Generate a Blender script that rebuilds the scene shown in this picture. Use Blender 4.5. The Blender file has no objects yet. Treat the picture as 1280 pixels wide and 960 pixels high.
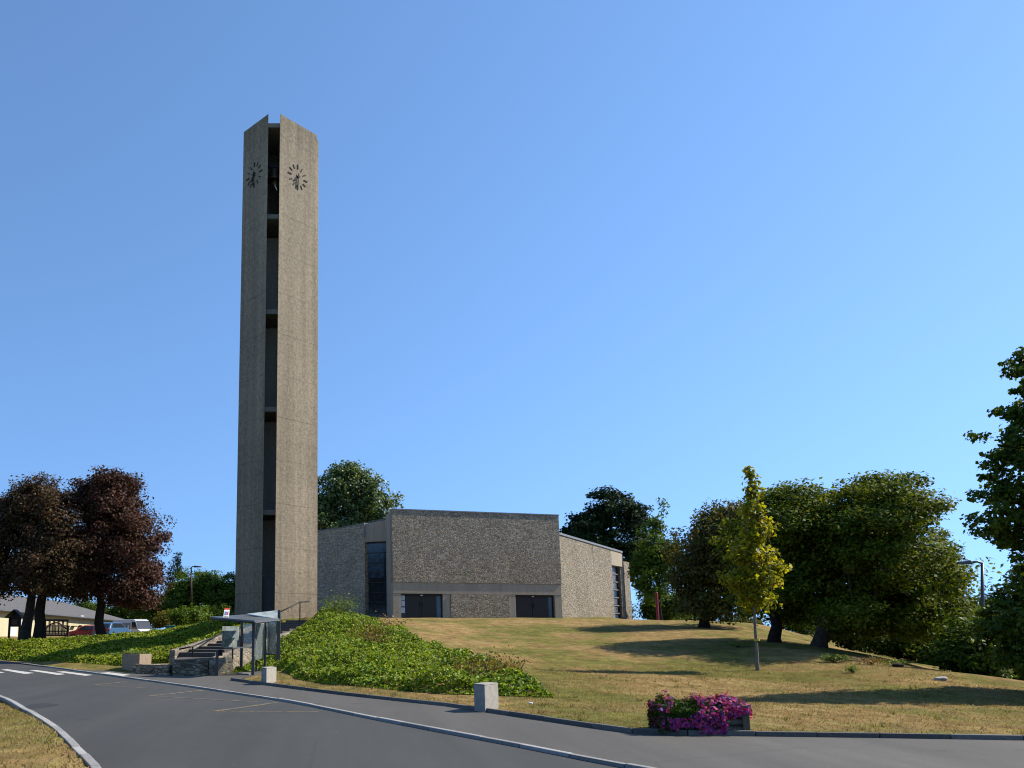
import bpy, math, random
import numpy as np
from mathutils import Vector, Matrix

rng = np.random.default_rng(7)
random.seed(7)
scene = bpy.context.scene
COL = scene.collection
R = math.radians

# ------------------------------------------------------------------ survey
# the photograph was measured with this pinhole; it gives metres for the plan below
PITCH = R(10.0); F = 1100.0; U0, V0 = 415.0, 594.0; EYE = 1.6


def ray(u, v):
    x = (u - U0) / F
    y = (V0 - v) / F
    return np.array([x, math.cos(PITCH) - y * math.sin(PITCH), math.sin(PITCH) + y * math.cos(PITCH)])


def P(u, v, D):
    r = ray(u, v)
    return r * (D / r[1]) + np.array([0, 0, EYE])


def G(u, v, z=0.0):
    r = ray(u, v)
    return r * ((z - EYE) / r[2]) + np.array([0, 0, EYE])


def on_plane(u, v, p0, d):
    """where the sight line meets the vertical plane through p0 along d -> (t along d, z)"""
    r = ray(u, v)
    n = np.array([d[1], -d[0]])
    s = np.dot(np.array(p0[:2]), n) / np.dot(r[:2], n)
    q = r * s
    return float(np.dot(q[:2] - np.array(p0[:2]), d)), float(q[2] + EYE)


# ------------------------------------------------------------------ materials
ALB = 0.76      # every base colour below was picked a little light


def lin(c):
    return tuple(((x / 12.92) if x <= 0.04045 else ((x + 0.055) / 1.055) ** 2.4) for x in c)


class NT:
    def __init__(s, name):
        s.m = bpy.data.materials.new(name)
        s.m.use_nodes = True
        s.t = s.m.node_tree
        s.n = s.t.nodes
        s.bsdf = s.n['Principled BSDF']
        s.out = s.n['Material Output']

    def new(s, typ, **kw):
        nd = s.n.new(typ)
        for k, v in kw.items():
            if k.startswith('i_'):
                key = k[2:].replace('_', ' ')
                nd.inputs[key].default_value = v
            else:
                setattr(nd, k, v)
        return nd

    def link(s, a, b):
        s.t.links.new(a, b)

    def coord(s, scale=(1, 1, 1)):
        tc = s.new('ShaderNodeTexCoord')
        mp = s.new('ShaderNodeMapping')
        mp.inputs['Scale'].default_value = scale
        s.link(tc.outputs['Object'], mp.inputs['Vector'])
        return mp.outputs['Vector']

    def noise(s, vec, scale, detail=4.0, rough=0.6):
        nd = s.new('ShaderNodeTexNoise')
        nd.inputs['Scale'].default_value = scale
        nd.inputs['Detail'].default_value = detail
        nd.inputs['Roughness'].default_value = rough
        s.link(vec, nd.inputs['Vector'])
        return nd.outputs['Fac']

    def ramp(s, fac, stops, interp='LINEAR'):
        nd = s.new('ShaderNodeValToRGB')
        cr = nd.color_ramp
        cr.interpolation = interp
        while len(cr.elements) < len(stops):
            cr.elements.new(0.5)
        for e, (p, c) in zip(cr.elements, stops):
            e.position = p
            e.color = (*c, 1) if len(c) == 3 else c
        s.link(fac, nd.inputs['Fac'])
        return nd.outputs['Color']

    def mix(s, fac, a, b, mode='MIX'):
        nd = s.new('ShaderNodeMix')
        nd.data_type = 'RGBA'
        nd.blend_type = mode
        for sock, val in ((nd.inputs[0], fac), (nd.inputs[6], a), (nd.inputs[7], b)):
            if isinstance(val, (int, float)):
                sock.default_value = val
            elif isinstance(val, tuple):
                sock.default_value = (*val, 1) if len(val) == 3 else val
            else:
                s.link(val, sock)
        return nd.outputs[2]

    def math(s, op, a, b=0.0):
        nd = s.new('ShaderNodeMath')
        nd.operation = op
        for sock, val in ((nd.inputs[0], a), (nd.inputs[1], b)):
            if isinstance(val, (int, float)):
                sock.default_value = val
            else:
                s.link(val, sock)
        return nd.outputs[0]

    def bump(s, height, strength=0.4, dist=0.02):
        nd = s.new('ShaderNodeBump')
        nd.inputs['Strength'].default_value = strength
        nd.inputs['Distance'].default_value = dist
        s.link(height, nd.inputs['Height'])
        s.link(nd.outputs['Normal'], s.bsdf.inputs['Normal'])

    def set(s, color=None, rough=0.8, metal=0.0, spec=0.3, keep=False):
        if color is not None and not keep:
            color = tuple(c * ALB for c in color) if isinstance(color, tuple) else s.mix(1.0, color, (ALB, ALB, ALB), 'MULTIPLY')
        if color is not None:
            if isinstance(color, tuple):
                s.bsdf.inputs['Base Color'].default_value = (*color, 1)
            else:
                s.link(color, s.bsdf.inputs['Base Color'])
        s.bsdf.inputs['Roughness'].default_value = rough
        s.bsdf.inputs['Metallic'].default_value = metal
        s.bsdf.inputs['Specular IOR Level'].default_value = spec
        return s.m


def simple(name, col, var=0.25, scale=3.0, rough=0.7, metal=0.0, bump=0.0, spec=0.3):
    k = NT(name)
    v = k.coord()
    n = k.noise(v, scale)
    lo = tuple(c * (1 - var) for c in col)
    hi = tuple(min(1, c * (1 + var)) for c in col)
    c = k.ramp(n, [(0.3, lo), (0.7, hi)])
    if bump:
        k.bump(k.noise(v, scale * 8), bump, 0.01)
    return k.set(c, rough, metal, spec)


def leaf_mat(name, cols, trans=0.25, rough=0.5, spec=0.35):
    """leaves: every leaf (mesh island) takes its own tint"""
    k = NT(name)
    g = k.new('ShaderNodeNewGeometry')
    n = len(cols)
    c = k.ramp(g.outputs['Random Per Island'], [(i / max(1, n - 1), cc) for i, cc in enumerate(cols)])
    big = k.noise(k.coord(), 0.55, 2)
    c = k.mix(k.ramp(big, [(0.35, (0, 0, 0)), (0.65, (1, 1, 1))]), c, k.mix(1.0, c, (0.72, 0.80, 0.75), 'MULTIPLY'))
    k.set(c, rough, 0, spec)
    tr = k.new('ShaderNodeBsdfTranslucent')
    tc = k.mix(1.0, c, (1.25, 1.1, 0.45), 'MULTIPLY')
    k.link(tc, tr.inputs['Color'])
    ms = k.new('ShaderNodeMixShader')
    ms.inputs[0].default_value = trans
    k.link(k.bsdf.outputs[0], ms.inputs[1])
    k.link(tr.outputs[0], ms.inputs[2])
    k.link(ms.outputs[0], k.out.inputs['Surface'])
    return k.m


def masonry(name, dark, mid, light, sx, sz, bump=1.0, dist=0.06, mortar=(0.2, 0.19, 0.17)):
    """split-face rubble: irregular stones, pale mortar, strong relief"""
    k = NT(name)
    v0 = k.coord((1, 1, 1))
    wob = k.new('ShaderNodeTexNoise')
    wob.inputs['Scale'].default_value = 2.3
    k.link(v0, wob.inputs['Vector'])
    mp = k.new('ShaderNodeMapping')
    mp.inputs['Scale'].default_value = (1 / sx, 1 / sx, 1 / sz)
    add = k.mix(0.16, v0, wob.outputs['Color'], 'ADD')
    k.link(add, mp.inputs['Vector'])
    vo = k.new('ShaderNodeTexVoronoi')
    vo.inputs['Randomness'].default_value = 1.0
    vo.inputs['Scale'].default_value = 1.0
    k.link(mp.outputs['Vector'], vo.inputs['Vector'])
    ed = k.new('ShaderNodeTexVoronoi')
    ed.feature = 'DISTANCE_TO_EDGE'
    ed.inputs['Randomness'].default_value = 1.0
    ed.inputs['Scale'].default_value = 1.0
    k.link(mp.outputs['Vector'], ed.inputs['Vector'])
    sep = k.new('ShaderNodeSeparateColor')
    k.link(vo.outputs['Color'], sep.inputs[0])
    c = k.ramp(sep.outputs[0], [(0.0, dark), (0.5, mid), (1.0, light)])
    warm = k.ramp(sep.outputs[1], [(0.5, (1, 1, 1)), (1.0, (1.18, 0.98, 0.78))])
    c = k.mix(1.0, c, warm, 'MULTIPLY')
    c = k.mix(k.ramp(ed.outputs['Distance'], [(0.02, (1, 1, 1)), (0.09, (0, 0, 0))]), c, mortar)
    fine = k.noise(v0, 14, 5)
    c = k.mix(0.8, c, k.ramp(fine, [(0.3, (0.74, 0.74, 0.74)), (0.7, (1.2, 1.2, 1.2))]), 'MULTIPLY')
    stain = k.noise(k.coord((0.5, 0.5, 0.16)), 1.0, 4)
    c = k.mix(0.7, c, k.ramp(stain, [(0.3, (0.78, 0.77, 0.75)), (0.7, (1.12, 1.12, 1.12))]), 'MULTIPLY')
    h = k.math('ADD', k.math('MULTIPLY', k.math('MINIMUM', ed.outputs['Distance'], 0.25), 3.0), k.math('MULTIPLY', sep.outputs[2], 0.8))
    h = k.math('ADD', h, k.math('MULTIPLY', fine, 0.8))
    k.bump(h, bump, dist)
    return k.set(c, 0.9, 0, 0.15)


def concrete(name, base, lift=0.0, bump=0.35, streak=0.5, grain=9.0, con=(0.80, 1.18)):
    """board-marked concrete: rain streaks, grain, faint lift lines"""
    k = NT(name)
    v = k.coord()
    g = k.noise(v, grain, 6, 0.7)
    c = k.ramp(g, [(0.3, tuple(x * con[0] for x in base)), (0.7, tuple(x * con[1] for x in base))])
    st = k.noise(k.coord((1.6, 1.6, 0.05)), 1.2, 4)
    c = k.mix(streak, c, k.ramp(st, [(0.3, (0.72, 0.71, 0.70)), (0.7, (1.14, 1.13, 1.1))]), 'MULTIPLY')
    blo = k.noise(k.coord((0.6, 0.6, 0.25)), 0.6, 3)
    c = k.mix(0.6, c, k.ramp(blo, [(0.3, (0.84, 0.84, 0.84)), (0.7, (1.1, 1.09, 1.06))]), 'MULTIPLY')
    if lift:
        sz = k.new('ShaderNodeSeparateXYZ')
        k.link(v, sz.inputs[0])
        run = k.noise(k.coord((2.2, 2.2, 0.08)), 1.0, 5, 0.7)
        top = k.math('ADD', k.math('MULTIPLY', k.math('SUBTRACT', sz.outputs[2], 27.8), 0.20), k.math('MULTIPLY', k.math('SUBTRACT', run, 0.5), 1.6))
        c = k.mix(k.ramp(top, [(0.15, (0, 0, 0)), (0.75, (0.85, 0.85, 0.85))]), c, k.mix(1.0, c, (0.55, 0.56, 0.55), 'MULTIPLY'))
        foot = k.math('ADD', k.math('MULTIPLY', k.math('SUBTRACT', 5.0, sz.outputs[2]), 0.22), k.math('MULTIPLY', k.math('SUBTRACT', run, 0.5), 1.2))
        c = k.mix(k.ramp(foot, [(0.2, (0, 0, 0)), (0.8, (0.6, 0.6, 0.6))]), c, k.mix(1.0, c, (0.72, 0.70, 0.66), 'MULTIPLY'))
    pit = k.noise(v, 34, 3)
    h = k.math('ADD', g, k.math('MULTIPLY', pit, 0.6))
    if lift:
        sx = k.new('ShaderNodeSeparateXYZ')
        k.link(v, sx.inputs[0])
        fr = k.math('FRACT', k.math('DIVIDE', sx.outputs[2], lift))
        ln = k.ramp(k.math('ABSOLUTE', k.math('SUBTRACT', fr, 0.5)), [(0.0, (0, 0, 0)), (0.012, (1, 1, 1))])
        lnb = k.mix(0.5, (1, 1, 1), ln)
        c = k.mix(0.75, c, lnb, 'MULTIPLY')
        fl = k.math('FLOOR', k.math('DIVIDE', sx.outputs[2], lift))
        wn = k.new('ShaderNodeTexWhiteNoise')
        wn.noise_dimensions = '1D'
        k.link(fl, wn.inputs['W'])
        c = k.mix(0.5, c, k.ramp(wn.outputs['Value'], [(0, (0.86, 0.86, 0.85)), (1, (1.1, 1.1, 1.1))]), 'MULTIPLY')
        fb = k.math('FRACT', k.math('MULTIPLY', sx.outputs[2], 7.0))
        h = k.math('ADD', h, k.math('MULTIPLY', fb, 0.35))
    k.bump(h, bump, 0.02)
    return k.set(c, 0.9, 0, 0.15)


def lawn_mat():
    k = NT('dry_lawn')
    v = k.coord()
    big = k.noise(k.coord((0.26, 0.15, 0.1)), 1.0, 5, 0.62)
    mid = k.noise(k.coord((1.0, 0.6, 0.5)), 1.3, 6, 0.7)
    fine = k.noise(v, 16, 6, 0.75)
    tiny = k.noise(v, 60, 3, 0.7)
    straw = k.ramp(mid, [(0.28, (0.21, 0.130, 0.052)), (0.5, (0.345, 0.235, 0.100)), (0.72, (0.44, 0.325, 0.155))])
    green = k.ramp(mid, [(0.3, (0.090, 0.105, 0.020)), (0.7, (0.225, 0.215, 0.055))])
    mask = k.math('ADD', k.math('MULTIPLY', big, 0.72), k.math('MULTIPLY', mid, 0.30))
    c = k.mix(k.ramp(mask, [(0.47, (0, 0, 0)), (0.565, (0.9, 0.9, 0.9))]), straw, green)
    mott = k.noise(k.coord((1, 0.55, 1)), 2.4, 6, 0.75)
    c = k.mix(0.85, c, k.ramp(mott, [(0.34, (0.55, 0.56, 0.5)), (0.64, (1.3, 1.27, 1.22))]), 'MULTIPLY')
    soil = k.noise(k.coord((1.4, 0.8, 1)), 0.9, 4)
    c = k.mix(k.ramp(soil, [(0.60, (0, 0, 0)), (0.72, (0.75, 0.75, 0.75))]), c, (0.30, 0.185, 0.10))
    c = k.mix(0.9, c, k.ramp(fine, [(0.32, (0.48, 0.47, 0.45)), (0.66, (1.28, 1.27, 1.22))]), 'MULTIPLY')
    c = k.mix(0.7, c, k.ramp(tiny, [(0.32, (0.55, 0.55, 0.52)), (0.66, (1.3, 1.3, 1.26))]), 'MULTIPLY')
    h = k.math('ADD', fine, k.math('MULTIPLY', tiny, 0.5))
    k.bump(h, 0.7, 0.05)
    return k.set(c, 1.0, 0, 0.05)


def asphalt_mat(name, base, patch=0.3):
    k = NT(name)
    v = k.coord()
    big = k.noise(k.coord((0.35, 0.12, 1)), 1.0, 5, 0.6)
    grit = k.noise(v, 55, 3, 0.8)
    grit2 = k.noise(v, 160, 2, 0.8)
    c = k.ramp(big, [(0.3, tuple(x * (1 - patch) for x in base)), (0.7, tuple(x * (1 + patch) for x in base))])
    c = k.mix(0.6, c, k.ramp(grit, [(0.3, (0.7, 0.7, 0.7)), (0.7, (1.28, 1.28, 1.28))]), 'MULTIPLY')
    c = k.mix(0.6, c, k.ramp(grit2, [(0.3, (0.6, 0.6, 0.6)), (0.72, (1.4, 1.4, 1.4))]), 'MULTIPLY')
    tc2 = k.new('ShaderNodeTexCoord')
    mp2 = k.new('ShaderNodeMapping')
    mp2.inputs['Rotation'].default_value = (0, 0, R(-27))
    mp2.inputs['Scale'].default_value = (1.3, 0.06, 1)
    k.link(tc2.outputs['Object'], mp2.inputs['Vector'])
    trk = k.noise(mp2.outputs['Vector'], 1.0, 5, 0.65)
    c = k.mix(0.55, c, k.ramp(trk, [(0.32, (0.76, 0.76, 0.77)), (0.68, (1.2, 1.19, 1.17))]), 'MULTIPLY')
    spot = k.noise(v, 0.8, 2)
    c = k.mix(k.ramp(spot, [(0.68, (0, 0, 0)), (0.74, (0.55, 0.55, 0.55))]), c, tuple(x * 0.5 for x in base))
    sp = k.noise(v, 9, 2)
    c = k.mix(k.ramp(sp, [(0.73, (0, 0, 0)), (0.77, (0.6, 0.6, 0.6))]), c, (0.24, 0.21, 0.16))
    # hairline cracks and tar seams
    wv = k.mix(0.35, v, k.new('ShaderNodeTexNoise', i_Scale=0.9).outputs['Color'], 'ADD')
    vo = k.new('ShaderNodeTexVoronoi')
    vo.feature = 'DISTANCE_TO_EDGE'
    vo.inputs['Scale'].default_value = 0.22
    k.link(wv, vo.inputs['Vector'])
    c = k.mix(k.ramp(vo.outputs['Distance'], [(0.0, (0.3, 0.3, 0.3)), (0.005, (0, 0, 0))]), c, tuple(x * 0.45 for x in base))
    k.bump(k.math('ADD', grit2, grit), 0.35, 0.006)
    return k.set(c, 0.85, 0, 0.3)


def island_mat(name, a, b, rough=0.85):
    k = NT(name)
    g = k.new('ShaderNodeNewGeometry')
    c = k.ramp(g.outputs['Random Per Island'], [(0, a), (1, b)])
    n = k.noise(k.coord(), 22, 5, 0.7)
    c = k.mix(0.8, c, k.ramp(n, [(0.3, (0.68, 0.68, 0.68)), (0.7, (1.25, 1.25, 1.25))]), 'MULTIPLY')
    k.bump(n, 0.4, 0.01)
    return k.set(c, rough, 0, 0.25)


def paint_mat(name, col, wear=0.5):
    k = NT(name)
    n = k.noise(k.coord(), 7, 6, 0.75)
    c = k.mix(k.ramp(n, [(wear - 0.08, (0, 0, 0)), (wear + 0.08, (1, 1, 1))]), (0.10, 0.10, 0.10), col)
    return k.set(c, 0.7, 0, 0.3)


def glass_mat(name, tint=(0.85, 0.93, 0.9), haze=0.12):
    k = NT(name)
    g = k.new('ShaderNodeBsdfTransparent')
    g.inputs[0].default_value = (*tint, 1)
    gl = k.new('ShaderNodeBsdfGlossy')
    gl.inputs['Roughness'].default_value = 0.04
    df = k.new('ShaderNodeBsdfDiffuse')
    df.inputs[0].default_value = (0.6, 0.68, 0.66, 1)
    m0 = k.new('ShaderNodeMixShader')
    nz = k.noise(k.coord(), 3)
    k.link(k.math('MULTIPLY', nz, haze * 2), m0.inputs[0])
    k.link(g.outputs[0], m0.inputs[1])
    k.link(df.outputs[0], m0.inputs[2])
    fr = k.new('ShaderNodeFresnel')
    fr.inputs[0].default_value = 1.45
    m1 = k.new('ShaderNodeMixShader')
    k.link(fr.outputs[0], m1.inputs[0])
    k.link(m0.outputs[0], m1.inputs[1])
    k.link(gl.outputs[0], m1.inputs[2])
    k.link(m1.outputs[0], k.out.inputs['Surface'])
    return k.m


M = {}
M['lawn'] = lawn_mat()
M['road'] = asphalt_mat('road_asphalt', (0.056, 0.057, 0.052), 0.16)
M['path'] = asphalt_mat('path_asphalt', (0.094, 0.087, 0.075), 0.18)
M['tar'] = asphalt_mat('tar_patch', (0.036, 0.036, 0.037), 0.2)
M['granite'] = island_mat('granite_kerb', (0.27, 0.26, 0.245), (0.40, 0.385, 0.36))
M['dark_kerb'] = island_mat('dark_kerb', (0.10, 0.095, 0.085), (0.19, 0.18, 0.16))
M['white_paint'] = paint_mat('worn_white_paint', (0.62, 0.60, 0.53), 0.42)
M['yellow_paint'] = paint_mat('worn_yellow_paint', (0.40, 0.26, 0.08), 0.53)
M['tower'] = concrete('tower_concrete', (0.315, 0.262, 0.188), 2.35, 0.9, 0.85, 6.0, (0.66, 1.26))
M['tower_cap'] = concrete('tower_slab_concrete', (0.24, 0.215, 0.175))
M['inner'] = concrete('tower_inner_concrete', (0.62, 0.54, 0.42))
M['stone'] = masonry('split_face_rubble', (0.21, 0.178, 0.132), (0.37, 0.318, 0.242), (0.55, 0.485, 0.375), 0.17, 0.11, 0.75, 0.045, (0.26, 0.225, 0.175))
M['stone_pale'] = masonry('pale_rubble', (0.18, 0.158, 0.118), (0.30, 0.262, 0.198), (0.42, 0.372, 0.285), 0.19, 0.15, 0.9, 0.05, (0.38, 0.34, 0.28))
M['stone_left'] = masonry('coursed_rubble', (0.33, 0.283, 0.21), (0.49, 0.422, 0.317), (0.60, 0.52, 0.395), 0.34, 0.13, 0.8, 0.04, (0.21, 0.19, 0.155))
M['church_concrete'] = concrete('church_concrete', (0.44, 0.378, 0.288), 0, 0.4)
M['coping'] = simple('zinc_coping', (0.26, 0.26, 0.26), 0.2, 4, 0.5, 0.4)
M['roof_felt'] = simple('roof_felt', (0.13, 0.125, 0.115), 0.2, 2, 0.9)
M['door_brown'] = simple('dark_brown_door', (0.030, 0.024, 0.021), 0.25, 6, 0.45)
M['window_dark'] = simple('stained_glass_from_outside', (0.022, 0.028, 0.033), 0.5, 3, 0.12, 0, 0, 0.6)
M['window_blue'] = simple('blue_stained_glass', (0.030, 0.062, 0.085), 0.6, 2.2, 0.15, 0, 0, 0.6)
M['window_pale'] = simple('pale_grey_glazing', (0.13, 0.135, 0.145), 0.6, 1.6, 0.25, 0, 0, 0.6)
M['lead'] = simple('lead_bars', (0.035, 0.033, 0.032), 0.2, 8, 0.6)
M['bar_grey'] = simple('grey_glazing_bars', (0.20, 0.19, 0.175), 0.2, 8, 0.6)
M['iron'] = simple('black_iron', (0.018, 0.017, 0.016), 0.3, 12, 0.5, 0.5)
M['clock_black'] = simple('clock_black', (0.040, 0.036, 0.032), 0.2, 8, 0.8, 0, 0, 0.1)
M['bronze'] = simple('bell_bronze', (0.10, 0.075, 0.045), 0.3, 9, 0.4, 0.8)
M['paper'] = simple('paper_notice', (0.55, 0.62, 0.68), 0.12, 5, 0.8)
M['grey_metal'] = simple('grey_painted_steel', (0.085, 0.092, 0.100), 0.15, 6, 0.45, 0.2)
M['roof_grey'] = simple('shelter_roof_grey', (0.13, 0.145, 0.148), 0.15, 4, 0.4, 0.2)
M['glass'] = glass_mat('shelter_glass', (0.96, 0.99, 0.98), 0.30)
M['polycarb'] = glass_mat('shelter_polycarbonate', (0.70, 0.78, 0.78), 0.55)
M['white'] = simple('white_plastic', (0.70, 0.71, 0.72), 0.05, 5, 0.5)
M['red'] = simple('red_sign', (0.50, 0.035, 0.03), 0.1, 5, 0.5)
M['blue'] = simple('blue_sign', (0.09, 0.18, 0.42), 0.1, 5, 0.5)
M['block'] = concrete('concrete_block', (0.40, 0.375, 0.33), 0, 0.4, 0.35)
M['planter_concrete'] = concrete('planter_concrete', (0.34, 0.265, 0.195), 0, 0.6, 0.4)
M['rubble_wall'] = masonry('low_wall_rubble', (0.14, 0.118, 0.082), (0.32, 0.275, 0.195), (0.52, 0.455, 0.335), 0.22, 0.09, 1.0, 0.05, (0.20, 0.17, 0.125))
M['stair_side'] = masonry('stair_wall_rubble', (0.17, 0.145, 0.11), (0.30, 0.262, 0.205), (0.42, 0.37, 0.285), 0.22, 0.13, 0.7, 0.03, (0.30, 0.265, 0.21))
M['step'] = concrete('step_concrete', (0.115, 0.10, 0.085), 0, 0.4)
M['rust_pole'] = simple('dark_red_pole', (0.075, 0.028, 0.022), 0.25, 8, 0.6)
M['red_post'] = simple('red_post', (0.28, 0.025, 0.035), 0.2, 6, 0.5)
M['log'] = simple('weathered_log', (0.105, 0.095, 0.068), 0.4, 7, 0.9, 0, 0.5)
M['soil'] = simple('potting_soil', (0.03, 0.022, 0.015), 0.4, 12, 1.0)
M['bark'] = simple('grey_brown_bark', (0.070, 0.058, 0.044), 0.45, 6, 0.95, 0, 0.9, 0.1)
M['bark_dark'] = simple('dark_bark', (0.032, 0.025, 0.02), 0.45, 6, 0.95, 0, 0.9, 0.1)
M['bark_pale'] = simple('pale_bark', (0.21, 0.185, 0.145), 0.35, 9, 0.9, 0, 0.7, 0.1)
M['cream'] = concrete('cream_render', (0.66, 0.58, 0.39), 0, 0.15, 0.12)
M['slate'] = simple('slate_roof', (0.125, 0.118, 0.112), 0.25, 5, 0.75, 0, 0.4)
M['wood_dark'] = simple('dark_timber', (0.030, 0.019, 0.013), 0.4, 9, 0.7, 0, 0.4)
M['wood_red'] = simple('red_brown_joinery', (0.16, 0.055, 0.03), 0.3, 7, 0.6)
M['olive_panel'] = simple('olive_panels', (0.13, 0.115, 0.06), 0.3, 7, 0.7)
M['curtain'] = simple('cream_curtain', (0.55, 0.47, 0.27), 0.35, 9, 0.9)
M['car_red'] = simple('red_car_paint', (0.40, 0.035, 0.025), 0.05, 3, 0.25, 0, 0, 0.6)
M['car_blue'] = simple('blue_car_paint', (0.05, 0.13, 0.26), 0.05, 3, 0.25, 0, 0, 0.6)
M['van_white'] = simple('white_van_paint', (0.70, 0.71, 0.72), 0.04, 3, 0.3, 0, 0, 0.5)
M['van_grey'] = simple('van_side_graphic', (0.17, 0.21, 0.25), 0.5, 2.5, 0.35)
M['car_glass'] = simple('dark_car_glass', (0.02, 0.024, 0.028), 0.2, 3, 0.08, 0, 0, 0.7)
M['rubber'] = simple('black_rubber', (0.018, 0.018, 0.018), 0.2, 8, 0.8)
M['rim'] = simple('grey_rim', (0.3, 0.3, 0.3), 0.1, 8, 0.4, 0.6)
M['lamp_glass'] = simple('pale_lamp_cover', (0.62, 0.60, 0.54), 0.1, 5, 0.3)
M['pale_stone'] = simple('pale_stone', (0.50, 0.48, 0.44), 0.2, 8, 0.8, 0, 0.4)
M['yellow_band'] = simple('yellow_tree_band', (0.60, 0.50, 0.03), 0.1, 6, 0.6)
M['green_panel'] = simple('green_panel', (0.02, 0.16, 0.13), 0.15, 5, 0.6)

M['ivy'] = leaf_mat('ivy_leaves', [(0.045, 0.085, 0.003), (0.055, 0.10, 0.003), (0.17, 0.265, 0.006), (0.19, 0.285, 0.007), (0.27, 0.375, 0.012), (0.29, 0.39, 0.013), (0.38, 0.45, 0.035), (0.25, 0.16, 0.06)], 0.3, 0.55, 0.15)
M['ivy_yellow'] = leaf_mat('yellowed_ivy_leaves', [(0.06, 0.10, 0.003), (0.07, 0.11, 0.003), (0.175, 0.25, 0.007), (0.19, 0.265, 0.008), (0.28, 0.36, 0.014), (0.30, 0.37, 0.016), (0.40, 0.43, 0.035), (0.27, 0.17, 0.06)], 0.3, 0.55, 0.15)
M['blade'] = leaf_mat('dry_grass_blades', [(0.22, 0.14, 0.06), (0.36, 0.25, 0.115), (0.44, 0.33, 0.17), (0.16, 0.15, 0.05)], 0.25, 0.8, 0.1)
M['tuft'] = leaf_mat('grass_tuft_blades', [(0.20, 0.15, 0.06), (0.32, 0.24, 0.10), (0.16, 0.18, 0.04), (0.10, 0.13, 0.025)], 0.3, 0.8, 0.1)
M['weed'] = leaf_mat('green_weeds', [(0.09, 0.15, 0.02), (0.17, 0.24, 0.04), (0.22, 0.26, 0.07)], 0.3, 0.6, 0.2)
M['rust_leaf'] = leaf_mat('rusty_leaves', [(0.16, 0.13, 0.03), (0.25, 0.13, 0.04), (0.30, 0.17, 0.06), (0.14, 0.19, 0.03)], 0.25, 0.6, 0.2)
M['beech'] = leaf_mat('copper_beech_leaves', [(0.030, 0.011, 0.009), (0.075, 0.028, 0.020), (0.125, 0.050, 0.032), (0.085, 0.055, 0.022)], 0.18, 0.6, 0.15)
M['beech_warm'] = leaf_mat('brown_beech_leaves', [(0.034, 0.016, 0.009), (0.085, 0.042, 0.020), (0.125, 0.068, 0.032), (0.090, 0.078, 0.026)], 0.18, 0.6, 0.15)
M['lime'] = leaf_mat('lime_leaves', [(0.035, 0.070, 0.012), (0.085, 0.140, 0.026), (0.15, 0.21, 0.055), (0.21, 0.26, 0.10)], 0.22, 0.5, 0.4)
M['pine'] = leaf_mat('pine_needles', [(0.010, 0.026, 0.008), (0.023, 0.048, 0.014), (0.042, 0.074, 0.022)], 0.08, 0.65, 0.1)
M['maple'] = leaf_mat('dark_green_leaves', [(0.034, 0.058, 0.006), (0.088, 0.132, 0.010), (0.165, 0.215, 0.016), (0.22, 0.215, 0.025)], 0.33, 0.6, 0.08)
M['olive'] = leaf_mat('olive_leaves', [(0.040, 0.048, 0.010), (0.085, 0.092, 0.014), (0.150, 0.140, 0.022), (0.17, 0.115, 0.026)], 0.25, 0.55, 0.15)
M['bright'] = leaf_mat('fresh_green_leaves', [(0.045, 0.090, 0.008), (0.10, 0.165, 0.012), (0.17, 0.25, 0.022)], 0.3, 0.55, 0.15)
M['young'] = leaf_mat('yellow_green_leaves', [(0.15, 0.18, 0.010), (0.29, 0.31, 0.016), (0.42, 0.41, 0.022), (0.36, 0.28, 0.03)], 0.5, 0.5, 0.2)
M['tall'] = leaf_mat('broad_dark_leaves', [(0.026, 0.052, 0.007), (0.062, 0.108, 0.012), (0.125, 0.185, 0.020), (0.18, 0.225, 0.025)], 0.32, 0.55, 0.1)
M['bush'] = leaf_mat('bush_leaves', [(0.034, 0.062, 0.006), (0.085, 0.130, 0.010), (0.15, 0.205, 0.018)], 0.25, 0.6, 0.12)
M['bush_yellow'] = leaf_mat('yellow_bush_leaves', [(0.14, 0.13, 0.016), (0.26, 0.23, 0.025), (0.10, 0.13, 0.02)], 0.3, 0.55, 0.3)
M['petunia_leaf'] = leaf_mat('petunia_leaves', [(0.022, 0.045, 0.008), (0.05, 0.095, 0.014), (0.09, 0.14, 0.02)], 0.2, 0.7, 0.06)
M['petunia'] = leaf_mat('petunia_blossoms', [(0.26, 0.018, 0.16), (0.70, 0.025, 0.17), (0.85, 0.12, 0.30), (0.42, 0.10, 0.46), (0.17, 0.07, 0.30), (0.82, 0.05, 0.24)], 0.3, 0.6, 0.1)


# ------------------------------------------------------------------ mesh helpers
def tag(o, label=None, cat=None, group=None, kind=None):
    if label: o['label'] = label
    if cat: o['category'] = cat
    if group: o['group'] = group
    if kind: o['kind'] = kind
    return o


def empty(name, loc, label, cat, group=None):
    o = bpy.data.objects.new(name, None)
    o.empty_display_size = 0.3
    COL.objects.link(o)
    o.location = Vector([float(c) for c in loc])
    return tag(o, label, cat, group)


def attach(o, parent):
    o.parent = parent
    loc = Vector((0, 0, 0))
    q = parent
    if q.type == 'EMPTY':                # meshes keep world coordinates; only the thing's Empty carries an offset
        loc += q.location
    o.matrix_parent_inverse = Matrix.Translation(-loc)
    return o


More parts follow.
